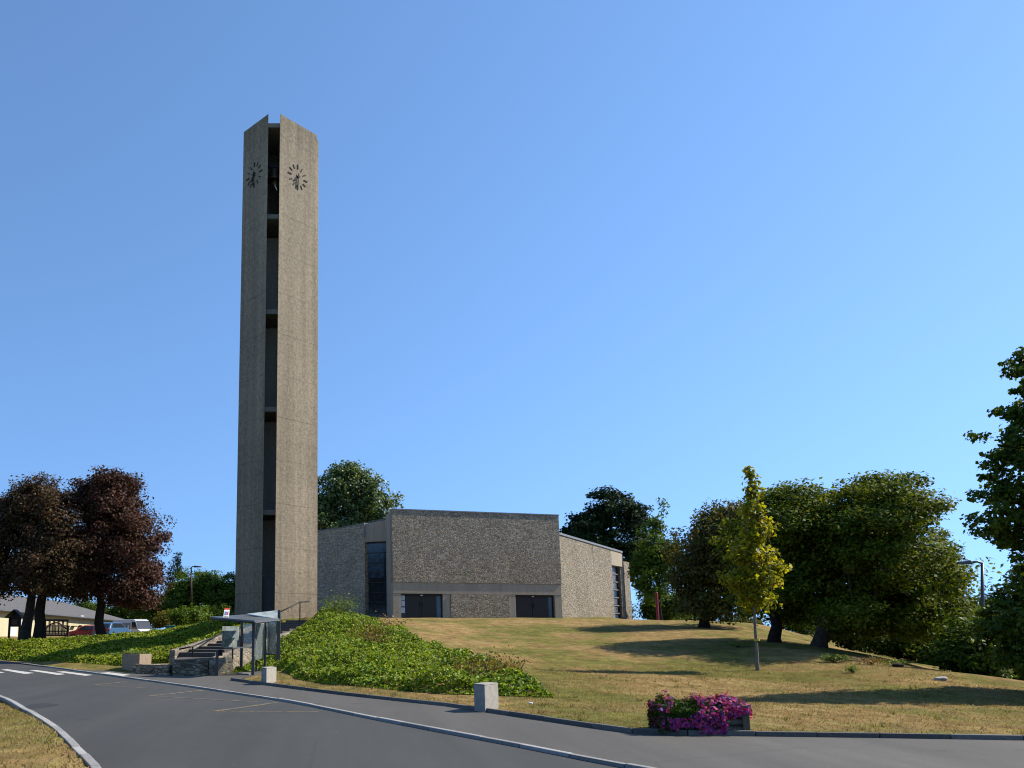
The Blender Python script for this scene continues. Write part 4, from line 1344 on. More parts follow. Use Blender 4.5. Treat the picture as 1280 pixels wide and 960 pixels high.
# main roof and the unseen rear walls close the volume
roof_pts = [FL - fn * .65, FR - fn * .65, np.array(W3) - nW * .6, np.array([26, 114.]), np.array([0, 112.]), L3 + np.array([1, 1]), L2 + np.array([.3, .8]), L1 + np.array([0.2, .6])]
MB().quad(*[(*p, z) for p, z in zip(roof_pts, (ztr - .3, zw1 - .8, zw3 - .5, zw3 - .6, ztr - .8, ztr - .9, ztr - .4, ztr - .3))]).build('roof', 'roof_felt', ch)
for a, b in ((np.array(W3), np.array([26, 114.])), (np.array([26, 114.]), np.array([0, 112.])), (np.array([0, 112.]), L3)):
    wall(MB(), a, b, ZB, 9.5, 9.5, 0.4, CH_IN).build('rear_wall', 'stone_left', ch)

# ------------------------------------------------------------------ stairs and low walls
stt = empty('stone_stairs', (ST0[0], ST0[1], 0.1), 'flight of dark concrete steps between two sloping stone walls', 'stairs')
Ls = float(np.linalg.norm((ST1 - ST0)[:2]))
NS = 14
for k in range(NS):
    t0 = Ls * k / NS
    z = ST0[2] + (ST1[2] - ST0[2]) * (k + 1) / NS
    c = ST0[:2] + d_st * (t0 + Ls / NS / 2 + .02)
    MB().obox(c, d_st, Ls / NS + .06, SW, z - 0.42, z).build('step', 'step', stt, 0.01)
for s in (-1, 1):
    a = ST0[:2] + n_st * s * (SW / 2 + 0.14) - d_st * 0.3
    b = ST1[:2] + n_st * s * (SW / 2 + 0.14) + d_st * (0.2 if s > 0 else -2.6)
    w = n_st * 0.13
    q = [a + w, b + w, b - w, a - w] if s < 0 else [a + w, b + w, b - w, a - w]
    lift = 0.20 if s < 0 else -0.06
    za, zb2 = ST0[2] + lift, ST1[2] + lift + (0.1 if s > 0 else -0.30)
    if np.cross(np.array([*(q[1] - q[0]), 0]), np.array([*(q[2] - q[1]), 0]))[2] < 0:
        q = q[::-1]; tz = [za, zb2, zb2, za]
    else:
        tz = [za, zb2, zb2, za]
    # heights follow each corner
    tz = [za if np.dot(p - a, d_st) < 1 else zb2 for p in q]
    MB().hexa([(*p, -0.2) for p in q], [(*p, t) for p, t in zip(q, tz)]).build('side_wall', 'stair_side', stt, 0.02)
# landing and the stone wall that faces the path
fw0 = np.array(G(216, 844, ZP)[:2]); fw1 = np.array(G(260, 843.5, ZP)[:2])
dwl = (fw1 - fw0) / np.linalg.norm(fw1 - fw0); nwl = np.array([-dwl[1], dwl[0]])
lw = empty('stone_wall', (*fw0, 0.05), 'mossy rubble retaining wall in front of the stair landing', 'wall', 'low stone walls by the stairs')
Lw = float(np.linalg.norm(fw1 - fw0))
MB().obox(fw0 + dwl * Lw / 2 + nwl * .12, dwl, Lw, 0.24, -0.1, 0.58).build('wall_face', 'rubble_wall', lw, 0.02)
cr = (ST0[:2] + d_st * 0.3) - n_st * (-1) * (SW / 2 + .14)
e1 = np.array(G(271, 844, ZP)[:2])
e1 = fw1 * .45 + e1 * .55
q = [fw1 + nwl * .1, e1, e1 + d_st * 1.2 + n_st * .1, fw1 + d_st * 1.4]
MB().hexa([(*p, -.1) for p in q], [(*q[0], .56), (*q[1], .40), (*q[2], .55), (*q[3], .66)]).build('ramp_wall', 'stair_side', lw, 0.02)
lc = [fw0 + nwl * .241, fw1 + nwl * .241, ST0[:2] + n_st * SW / 2 + d_st * .02, ST0[:2] - n_st * SW / 2 + d_st * .02]
MB().prism(lc, -.1, 0.545).build('landing', 'step', lw)
lw2 = empty('stone_wall', (*G(165, 840, ZP)[:2], 0.05), 'lower rubble wall between the concrete planter and the landing', 'wall', 'low stone walls by the stairs')
g0 = np.array(G(165, 841, ZP)[:2]); g1 = np.array(G(211, 842.5, ZP)[:2])
dg = (g1 - g0) / np.linalg.norm(g1 - g0); ng = np.array([-dg[1], dg[0]])
Lg = float(np.linalg.norm(g1 - g0))
MB().obox(g0 + dg * Lg / 2 + ng * .12, dg, Lg, 0.24, -.1, 0.36).build('wall_face', 'rubble_wall', lw2, 0.02)
MB().obox(g0 + dg * .12 + ng * 1.0, ng, 1.5, 0.24, -.1, 0.33).build('wall_return', 'rubble_wall', lw2, 0.02)

# concrete trough planter
c0 = np.array(P(152, 832, 38.6)[:2]); c1 = np.array(P(174, 836, 37.2)[:2]); c2 = np.array(P(189, 834.5, 38.3)[:2])
pl = empty('concrete_planter', (*((c0 + c2) / 2), 0.05), 'weathered brown concrete planter box beside the crossing', 'planter')
c3 = c0 + (c2 - c1)
zt_p = 0.62
MB().prism([c0, c1, c2, c3], -.1, zt_p).build('planter_box', 'planter_concrete', pl, 0.02)
mc = (c0 + c1 + c2 + c3) / 4
MB().prism([mc + (c - mc) * .86 for c in (c0, c1, c2, c3)], zt_p + .002, zt_p + .03).build('soil', 'soil', pl)
n = 900
uu, ww = rng.random(n), rng.random(n)
pts = c0 + np.outer(uu, c1 - c0) + np.outer(ww, c3 - c0)
pts = mc + (pts - mc) * .95
b = np.column_stack([pts, np.full(n, zt_p)])
th = rng.uniform(0, 6.28, n)
s = np.column_stack([np.cos(th) * .012, np.sin(th) * .012, np.zeros(n)])
tip = b + np.column_stack([rng.normal(0, .05, (n, 2)), rng.uniform(.03, .16, n)])
tag(quads_object('planter_grass', np.stack([b - s, b + s, tip], axis=1).reshape(-1, 3), 3, 'weed'), 'tuft of pale grass growing in the concrete planter', 'grass', None, 'stuff')


# handrails
def rail(label, pts, posts, ext=None):
    t = empty('handrail', pts[0], label, 'handrail', 'handrails of the stairs')
    MB().tube(pts, 0.032, 8).build('rail', 'iron', t, 0, True)
    for p, zg in posts:
        MB().tube([(p[0], p[1], zg), (p[0], p[1], p[2])], 0.03, 8).build('post', 'iron', t)


def sidept(t, z, s=-1, o=0.14):
    p = ST0[:2] + d_st * t + n_st * s * (SW / 2 + o)
    return (float(p[0]), float(p[1]), z)


zA = lambda t: ST0[2] + (ST1[2] - ST0[2]) * t / Ls
a0 = P(241, 808, 35.6); a1 = P(279.5, 791, 40.2); a00 = P(224, 811.5, 35.4)
rail('lower iron handrail on the left stair wall', [tuple(a00), tuple(a0), tuple(a1)], [((a0[0], a0[1], a0[2]), 0.45), ((a1[0], a1[1], a1[2]), 0.9)])
r0 = P(349, 765.5, 41.8); r1 = P(375, 752.5, 44.2); r2 = P(386, 752, 45.0)
rail('upper iron handrail in front of the tower foot', [tuple(r0), tuple(r1), tuple(r2)], [((r1[0], r1[1], r1[2]), 1.7)])
r00 = P(318, 778, 42.3)
MB()

# ------------------------------------------------------------------ bus shelter
bp = {k: np.array(G(u, v, ZP)) for k, (u, v) in {'fl': (271, 844), 'bl': (301.5, 838.5), 'fm': (316, 844), 'br': (331, 838.5), 'fr': (347.5, 839.5)}.items()}
sh = empty('bus_shelter', (*bp['fm'][:2], ZP), 'grey steel and glass bus shelter with a flat roof', 'bus shelter')


def post(pt, ztop, w=0.11, d=0.09, name='post'):
    return MB().obox(pt, (1, 0.0), w, d, ZP - .05, ztop).build(name, 'grey_metal', sh, 0.008)


def ztop_at(pt, v):
    p = pt
    r = None
    # height at which the vertical through pt meets row v
    lo, hi = 0, 8
    for _ in range(40):
        z = (lo + hi) / 2
        d = p[1] * math.cos(PITCH) + (z - EYE) * math.sin(PITCH)
        vv_ = V0 - F * (-p[1] * math.sin(PITCH) + (z - EYE) * math.cos(PITCH)) / d
        if vv_ > v: lo = z
        else: hi = z
    return z


post(bp['bl'], ztop_at(bp['bl'], 777)); post(bp['fm'], ztop_at(bp['fm'], 775), 0.10)
post(bp['br'], ztop_at(bp['br'], 772), 0.09); post(bp['fr'], ztop_at(bp['fr'], 762.5), 0.15, 0.12)
tp = post(bp['fl'], ztop_at(bp['fl'], 812), 0.10, 0.10, 'ticket_post')
zz_ = ztop_at(bp['fl'], 814)
MB().obox(bp['fl'][:2] + np.array([.11, 0]), (1, 0), .14, .16, zz_ - .16, zz_ + .06).build('ticket_reader', 'iron', tp, .01)
# roof: lower opaque sheet and raised clear sheet towards the right post
zr0 = ztop_at(bp['fm'], 775)
ra = P(262.5, 773, 31.2); rb = P(318, 778, 30.2); rc_ = P(349, 775, 32.6); rd = P(320, 769, 35.0)
def sheet(pts, th):
    lo = [np.array(p) for p in pts]
    hi = [p + np.array([0, 0, th]) for p in lo]
    return MB().hexa(lo, hi)
sheet([ra, rb, rc_, rd], 0.06).build('roof', 'roof_grey', sh, 0.01)
sheet([P(309, 768.2, 33.0), P(347, 774.6, 32.4), P(347, 763.8, 33.2), P(333, 764.6, 35)], 0.03).build('roof_light', 'polycarb', sh)
MB().tube([P(318, 778.4, 30.3), P(349, 775.6, 32.5)], 0.045, 6).build('roof_beam', 'grey_metal', sh)
MB().tube([P(264, 773.6, 31.2), P(318, 778.6, 30.3)], 0.03, 6).build('roof_beam', 'grey_metal', sh)


def pane(a, b, z0, z1, th=0.012):
    a, b = np.array(a[:2]), np.array(b[:2])
    d = b - a
    return MB().obox((a + b) / 2, d, float(np.linalg.norm(d)), th, z0, z1).build('glass_panel', 'glass', sh)


gl0 = np.array(P(277, 830, 33.6)); gl1 = bp['bl']
pane(gl0, gl1 - np.array([.08, 0, 0]), 0.95, ztop_at(bp['bl'], 783))
pane(bp['bl'] + np.array([.08, 0, 0]), bp['br'] - np.array([.07, 0, 0]), 0.95, ztop_at(bp['bl'], 780))
zlow = ztop_at(bp['fr'], 817)
pane(bp['br'] + np.array([.07, 0, 0]), bp['fr'] - np.array([.1, 0, 0]), zlow, ztop_at(bp['fr'], 776))
pane(bp['fm'] + np.array([.06, .1, 0]), bp['br'] + np.array([-.03, -.1, 0]), 0.55, ztop_at(bp['fm'], 779))
MB().tube([(bp['br'][0], bp['br'][1], zlow - .03), (bp['fr'][0], bp['fr'][1], zlow - .03)], .035, 6).build('glazing_rail', 'grey_metal', sh)
zb_ = ztop_at(bp['bl'], 808)
MB().obox((gl0[:2] + bp['br'][:2]) / 2 + np.array([0, -.22]), (bp['br'] - gl0)[:2], 1.75, 0.30, zb_ - .05, zb_).build('bench', 'coping', sh, .01)
for k in (.25, .8):
    c = gl0[:2] * (1 - k) + bp['br'][:2] * k + np.array([0, -.15])
    MB().obox(c, (1, 0), .06, .06, ZP, zb_ - .052).build('bench_leg', 'grey_metal', sh)
pd = [tuple(G(u, v, ZP)[:2]) for u, v in ((296, 843.2), (311, 844), (313, 842.6), (299, 841.6))]
MB().prism(pd, ZP + .002, ZP + .05).build('floor_plate', 'bar_grey', sh)
# stop flag above the roof
sg = empty('bus_stop_sign', P(282, 776, 31.4), 'small white bus stop flag with a red top on the shelter roof', 'sign')
sp0 = P(278.6, 775.5, 31.4); sp1 = P(285.3, 775.5, 31.7)
sz0 = sp0[2]; sz1 = P(283, 760, 31.4)[2]
lean = np.array([.05, 0, 0])
def card(f0, f1, g0, g1, offy, name, mat):
    A = np.array(sp0); B = np.array(sp1)
    def pt(fx, fz): return A + (B - A) * fx + np.array([0, 0, (sz1 - sz0) * fz]) + lean * fz
    q = [pt(f0, g0), pt(f1, g0), pt(f1, g1), pt(f0, g1)]
    o = np.array([0, -1, 0]) * offy
    MB().hexa([p + o for p in (q[0], q[1], q[1] + [0, .02, 0], q[0] + [0, .02, 0])], [p + o for p in (q[3], q[2], q[2] + [0, .02, 0], q[3] + [0, .02, 0])]).build(name, mat, sg)
card(0, 1, 0, .86, 0, 'plate', 'white'); card(0, 1, .865, 1, 0, 'header', 'red')
card(.15, .55, .42, .72, .012, 'pictogram', 'blue'); card(.62, .85, .45, .7, .012, 'pictogram', 'red')
card(.12, .88, .30, .34, .012, 'line_text', 'bar_grey'); card(.12, .7, .18, .22, .012, 'line_text', 'bar_grey')
MB().tube([(sp1[0] - .02, sp1[1] + .05, sz0 - .12), (sp1[0] + .02, sp1[1] + .05, sz1)], .018, 6).build('bracket', 'grey_metal', sg)


# ------------------------------------------------------------------ concrete blocks
def block(u0, um, u1, v0, vm, v1, vtop, label):
    """three visible base corners; top row of the middle edge"""
    a = np.array(G(u0, v0, .1)[:2]); m = np.array(G(um, vm, .1)[:2]); b = np.array(G(u1, v1, .1)[:2])
    e1, e2 = m - a, b - m
    c = a + e2
    g = h1(*((a + b) / 2))
    zt_ = ztop_at(np.array([*m, 0]), vtop)
    t = empty('concrete_block', (*((a + b) / 2), g), label, 'concrete block', 'concrete blocks along the path')
    MB().prism([a, m, b, c], g - .15, zt_ - .025).build('block_body', 'block', t, 0.012)
    MB().prism([a, m, b, c], zt_ - .022, zt_).build('block_top', 'block', t, 0.006)


block(592.8, 606.5, 623.5, 884.8, 886.6, 883.6, 855.5, 'grey concrete block on the dry lawn edge nearest the planter')
block(326.6, 333, 345.5, 852.5, 853.8, 852.3, 834.8, 'grey concrete block at the right foot of the bus shelter')

# ------------------------------------------------------------------ log planter with petunias
p0 = np.array(G(834, 917.5, .06)[:2]); p1 = np.array(G(937, 918.5, .06)[:2])
p0 = p0 + np.array([0, .12]); p1 = p1 + np.array([0, .12])
dp = (p1 - p0) / np.linalg.norm(p1 - p0); npp = np.array([-dp[1], dp[0]])
LP_ = float(np.linalg.norm(p1 - p0)); WP = 0.55; gz = 0.06
fp_ = empty('log_planter', (*(p0 + dp * LP_ / 2), gz), 'weathered log planter overflowing with petunias beside the path kerb', 'planter')
for s in (0, 1):
    for k in range(3):
        a = p0 + npp * (WP * s) + dp * .04; b = p1 + npp * (WP * s) - dp * .04
        z = gz + 0.07 + k * 0.105
        MB().tube([(*a, z), (*b, z)], .052, 10).build('log', 'log', fp_, 0, True)
    for e in (p0, p1):
        c = e + npp * (WP * s)
        MB().obox(c, dp, .11, .12, -.05, gz + .42).build('corner_post', 'log', fp_, .012)
for e in (p0 + dp * .04, p1 - dp * .04):
    for k in range(3):
        z = gz + 0.07 + k * 0.105
        MB().tube([(*(e + npp * .05), z), (*(e + npp * (WP - .05)), z)], .05, 10).build('end_log', 'log', fp_, 0, True)
MB().obox(p0 + dp * LP_ / 2 + npp * WP / 2, dp, LP_ - .1, WP - .1, gz, gz + .30).build('soil', 'soil', fp_)
pt_ = empty('petunias', (*(p0 + dp * LP_ / 2 + npp * WP / 2), gz + .3), 'mass of pink and purple petunias spilling out of the log planter', 'flowers')


def petunia_pts(n, shell):
    t = rng.random(n)
    prof = 0.15 + 0.08 * np.sin(t * 6.3 + .6) ** 2 + 0.05 * np.sin(t * 17) + rng.normal(0, .025, n)
    prof = np.where(t < .16, prof * (0.75 + t * 1.6), prof)
    th = rng.uniform(-0.25 * math.pi, 1.05 * math.pi, n)     # arch over front, top and back
    rr_ = rng.uniform(shell, 1.0, n)
    across = WP / 2 - np.cos(th) * (WP / 2 + .10) * rr_
    zz2 = gz + .33 + np.sin(th) * prof * rr_
    # trailing stems hang down the front over the left two thirds
    tr = (rng.random(n) < .48) & (t < .72)
    hang = rng.random(n) ** .8
    limit = np.where(t < .2, .30, np.where(t < .40, .26, .36))
    across = np.where(tr, -.10 - .06 * rng.random(n), across)
    zz2 = np.where(tr, gz + .36 - hang * limit, zz2)
    le = t < .10                          # stems hanging over the left end
    across = np.where(le, rng.uniform(-.12, WP, n), across)
    zz2 = np.where(le, gz + .44 - rng.random(n) * .42, zz2)
    x = (t * 1.16 - .09) * LP_
    x = np.where(le, (-.07 + .06 * rng.random(n)) * LP_, x)
    p = p0 + np.outer(x, dp) + np.outer(across, npp)
    nrm = np.column_stack([rng.normal(0, .35, n), -np.cos(th) * .9, np.sin(th)])
    nrm[tr] = np.column_stack([rng.normal(0, .35, tr.sum()), -np.ones(tr.sum()), rng.normal(.25, .25, tr.sum())])
    return np.column_stack([p, np.maximum(zz2, gz + .02)]), unit(nrm + rng.normal(0, .25, (n, 3)))


c, nn = petunia_pts(9000, .5)
c = c - nn * 0.03
nn = unit(nn + rng.normal(0, .6, nn.shape))
quads_object('foliage', leaf_quads(c, nn, .05, .6, .3), 4, 'petunia_leaf', pt_)
c, nn = petunia_pts(2000, .88)
# clusters: keep blossoms where the cover is thick
keep = vnoise(c[:, 0] * 3 + 50, c[:, 2] * 5 + 20, .7, 5) > .22
c, nn = c[keep], nn[keep]
a_ = unit(np.cross(nn, rng.normal(size=nn.shape)))
b_ = np.cross(nn, a_)
sz_ = (rng.uniform(.016, .029, len(c)))[:, None]
ring = []
for k in range(10):
    an = 2 * math.pi * k / 10
    rad = 1.0 if k % 2 == 0 else .80
    ring.append(c + (a_ * math.cos(an) + b_ * math.sin(an)) * sz_ * rad + nn * sz_ * .30)
fl = np.stack(ring, axis=1).reshape(-1, 3)
o = quads_object('blossoms', fl, 10, 'petunia', pt_)
o['kind'] = 'stuff'

# ------------------------------------------------------------------ street lamps, posts, stone
def lamp(label, u, vb, vt, D, arm_du, head, poleMat, lean=0.0):
    b = P(u, vb, D)
    g = h1(b[0], b[1])
    tpt = P(u + lean, vt, D)
    t = empty('street_lamp', (b[0], b[1], g), label, 'street lamp', 'street lamps')
    MB().tube([(b[0], b[1], g - .2), (b[0], b[1], g + 1.2)], [.10, .10], 10).build('pole_base', poleMat, t)
    pole = MB().tube([(b[0], b[1], g + 1.2), tuple(tpt)], [.075, .05], 10).build('pole', poleMat, t, 0, True)
    e = P(u + lean + arm_du, vt - 1, D)
    MB().tube([tuple(tpt), tuple(tpt * .6 + e * .4 + np.array([0, 0, .06])), tuple(e)], .04, 8).build('arm', poleMat, t, 0, True)
    dx = math.copysign(1, arm_du)
    hd = MB()
    hd.hexa([(e[0] - dx * .05, e[1] - .12, e[2] - .05), (e[0] + dx * head, e[1] - .08, e[2] - .04), (e[0] + dx * head, e[1] + .08, e[2] - .04), (e[0] - dx * .05, e[1] + .12, e[2] - .05)],
            [(e[0], e[1] - .08, e[2] + .10), (e[0] + dx * head, e[1] - .05, e[2] + .03), (e[0] + dx * head, e[1] + .05, e[2] + .03), (e[0], e[1] + .08, e[2] + .10)])
    hd.build('lamp_head', poleMat, t, .02)
    return t


lamp('dark red street lamp in front of the left green trees', 239, 785, 709.5, 68, 4, .55, 'rust_pole')
lamp('street lamp with a long left arm beside the tall right tree', 1233, 850, 704.5, 31, -16, .42, 'grey_metal', -5)
a = P(239.5, 750, 67.8)
for (u, vb, vt, D, r, lb, mt) in ((822.5, 774, 741, 66, .10, 'thin red post standing at the crest beside the small loose tree', 'red_post'), (1241, 848, 830, 31, .07, 'short dark red post half hidden in the shade behind the hump', 'rust_pole')):
    b = P(u, vb, D); g = h1(b[0], b[1]); tz = P(u, vt, D)[2]
    t = empty('red_post', (b[0], b[1], g), lb, 'post')
    MB().tube([(b[0], b[1], g - .2), (b[0], b[1], tz)], r, 12).build('shaft', mt, t)
    MB().tube([(b[0], b[1], tz + .002), (b[0], b[1], tz + .05)], [r * 1.15, r * .6], 12).build('cap', mt, t)


def rock(name, label, cat, u, v, D, s, mat, seed):
    p = P(u, v, D); g = h1(p[0], p[1])
    r2 = np.random.default_rng(seed)
    import bmesh
    bm = bmesh.new()
    bmesh.ops.create_icosphere(bm, subdivisions=3, radius=1)
    ph = r2.uniform(0, 6, 6)
    for w in bm.verts:
        k = 1 + .16 * math.sin(w.co.x * 3 + ph[0]) + .14 * math.sin(w.co.y * 4 + ph[1]) + .12 * math.sin(w.co.z * 5 + ph[2])
        w.co = Vector((w.co.x * s[0] * k + p[0], w.co.y * s[1] * k + p[1], w.co.z * s[2] * k + g + s[2] * .3))
    me = bpy.data.meshes.new(name); bm.to_mesh(me); bm.free()
    me.materials.append(M[mat])
    o = bpy.data.objects.new(name, me); COL.objects.link(o)
    return tag(o, label, cat)


rock('pale_stone', 'flat pale stone lying on the grassy hump', 'stone', 1175, 852, 24.6, (.15, .13, .085), 'pale_stone', 4)
rock('clod', 'dark clod of earth on the crest of the hump', 'clod', 1123, 836, 28.2, (.20, .15, .09), 'soil', 2)
rock('litter', 'small white scrap of litter on the lawn right of the ivy', 'litter', 663, 881, 18.9, (.05, .04, .02), 'white', 3)

# ------------------------------------------------------------------ left background: house, kiosk, trellis, vehicles
H0 = np.array(P(-140, 790, 68)[:2]); H1_ = np.array(P(116, 790, 92)[:2]); H2_ = np.array(P(158, 790, 98)[:2])
hd_ = (H2_ - H0) / np.linalg.norm(H2_ - H0)
hs = empty('house', (*((H0 + H2_) / 2), 0.6), 'long cream rendered house with a slate roof behind the beeches', 'house')
HIN = (-60, 130)
def hz(u, v): return on_plane(u, v, H0, hd_)
Ltot = float(np.linalg.norm(H2_ - H0))
ze0 = hz(-140, 750)[1]; ze1 = hz(158, 777)[1]
hn = np.array([-hd_[1], hd_[0]])
def zeave(t): return ze0 + (ze1 - ze0) * t / Ltot
wall(MB(), H0, H2_, -.3, ze0, ze1, .3, HIN).build('wall', 'cream', hs)
e0, e1 = H0 - hn * .45 - hd_ * .4, H2_ - hn * .45 + hd_ * .4
r0_, r1_ = H0 + hn * 5 + hd_ * 0, H2_ + hn * 5 - hd_ * 5.0
b0, b1 = H0 + hn * 10.4, H2_ + hn * 10.4
zrd = 2.1
rf = MB()
rf.quad((*e0, ze0 + .02), (*e1, ze1 + .02), (*r1_, ze1 + zrd), (*r0_, ze0 + zrd))
rf.quad((*e1, ze1 + .02), (*b1, ze1 + .02), (*r1_, ze1 + zrd))
rf.quad((*b1, ze1 + .02), (*b0, ze0 + .02), (*r0_, ze0 + zrd), (*r1_, ze1 + zrd))
rf.quad((*e0, ze0 + .02), (*r0_, ze0 + zrd), (*b0, ze0 + .02))
rf.build('roof', 'slate', hs)
g_ = MB(); g_.tube([(*(e0 - hn * .03), ze0 - .05), (*(e1 - hn * .03), ze1 - .05)], .09, 8); g_.build('gutter', 'grey_metal', hs)
wall(MB(), H2_, H2_ + hn * 10, -.3, ze1, ze1, .3, HIN).build('gable_wall', 'cream', hs)


def hbox(u0, v0, u1, v1, out, th, name, mat, parent):
    t0, za = hz(u0, v1)
    t1, zb2 = hz(u1, v0)
    a = H0 + hd_ * t0 - hn * out; b = H0 + hd_ * t1 - hn * out
    return wall(MB(), a, b, za, zb2, zb2, th, HIN).build(name, mat, parent)


w = hbox(55, 774.5, 85.5, 796, .03, .1, 'window', 'wood_dark', hs)
for k in range(5):
    u = 57 + k * 5.6
    hbox(u, 776.5, u + 3.1, 781.5, .06, .06, 'curtain', 'curtain', w)
    hbox(u - .6, 783, u + 3.6, 791, .055, .05, 'panel', 'olive_panel', w)
w = hbox(111, 782.3, 120, 795, .03, .1, 'window', 'wood_dark', hs)
w = hbox(127, 777.5, 141, 792, .03, .1, 'window', 'wood_red', hs)
for k in range(3):
    u = 129.0 + k * 4.2
    hbox(u, 778.5, u + 2.2, 782.5, .06, .06, 'curtain', 'curtain', w)
hbox(12, 784, 21, 795, .03, .08, 'door', 'white', hs)
hbox(25, 775, 28, 794, .03, .08, 'door', 'white', hs)
lt = hbox(98.3, 769.5, 102.5, 771.5, .25, .22, 'wall_lamp', 'white', hs)
hbox(88.5, 782.2, 93.2, 783.4, .35, .3, 'wall_lamp', 'iron', hs); hbox(97.8, 781.5, 99.5, 784, .3, .25, 'wall_lamp', 'iron', hs)

# notice kiosk
kp = P(17.5, 795, 64); kg = h1(kp[0], kp[1])
ki = empty('notice_kiosk', (kp[0], kp[1], kg), 'dark timber notice board with a steep gabled roof', 'notice board')
zq = lambda v: P(17.5, v, 64)[2]
hw = 6.3 * 64 / F
for s in (-1, 1):
    MB().obox((kp[0] + s * hw, kp[1]), (1, 0), .13, .14, kg - .1, zq(771)).build('post', 'wood_dark', ki)
MB().obox((kp[0], kp[1]), (1, 0), hw * 2 - .135, .10, zq(783.5), zq(771)).build('board', 'wood_dark', ki)
MB().obox((kp[0], kp[1] - .056), (1, 0), hw * 1.1, .01, zq(781), zq(774)).build('notice', 'wood_red', ki)
er = 10.3 * 64 / F
za_, zp_ = zq(772.5), zq(763)
rm = MB()
for s in (-1, 1):
    q = [(kp[0], kp[1] - .4, zp_), (kp[0] + s * er, kp[1] - .4, za_), (kp[0] + s * er, kp[1] + .4, za_), (kp[0], kp[1] + .4, zp_)]
    q2 = [(a, b, c + .07) for a, b, c in q]
    rm.hexa(q if s < 0 else q[::-1], q2 if s < 0 else q2[::-1])
rm.build('roof', 'wood_dark', ki)
gm = MB()
gm.hexa([(kp[0] - hw, kp[1] - .06, zq(771) + .003), (kp[0] + hw, kp[1] - .06, zq(771) + .003), (kp[0] + hw, kp[1] + .06, zq(771) + .003), (kp[0] - hw, kp[1] + .06, zq(771) + .003)],
        [(kp[0] - .03, kp[1] - .06, zp_ - .03), (kp[0] + .03, kp[1] - .06, zp_ - .03), (kp[0] + .03, kp[1] + .06, zp_ - .03), (kp[0] - .03, kp[1] + .06, zp_ - .03)])
gm.build('gable', 'wood_dark', ki)

# arched trellis
tl0, tl1 = P(53.5, 796, 65), P(84.5, 796, 65)
tg = min(h1(tl0[0], tl0[1]), h1(tl1[0], tl1[1]))
tr_ = empty('timber_trellis', ((tl0[0] + tl1[0]) / 2, tl0[1], tg), 'dark arched timber trellis between two posts under the beeches', 'trellis')
zt_ = lambda v: P(69, v, 65)[2]
for p in (tl0, tl1):
    MB().obox(p[:2], (1, 0), .14, .14, tg - .2, zt_(784)).build('post', 'wood_dark', tr_)
    MB().obox(p[:2], (1, 0), .20, .20, zt_(784) + .002, zt_(784) + .12).build('post_cap', 'wood_dark', tr_)
Wt = tl1[0] - tl0[0]
arch = []
for k in range(25):
    f_ = k / 24
    z = zt_(786.5) + (zt_(778.3) - zt_(786.5)) * max(0, math.sin(math.pi * f_)) ** 1.5
    arch.append((tl0[0] + Wt * f_, tl0[1], z))
MB().tube(arch, .05, 6).build('arch_rail', 'wood_dark', tr_)
for v in (789, 794.2):
    MB().tube([(tl0[0], tl0[1], zt_(v)), (tl1[0], tl1[1], zt_(v))], .045, 6).build('rail', 'wood_dark', tr_)
for k in range(1, 8):
    f_ = k / 8
    i = int(round(f_ * 24))
    MB().tube([(tl0[0] + Wt * f_, tl0[1], zt_(794.2)), arch[i]], .028, 6).build('slat', 'wood_dark', tr_)


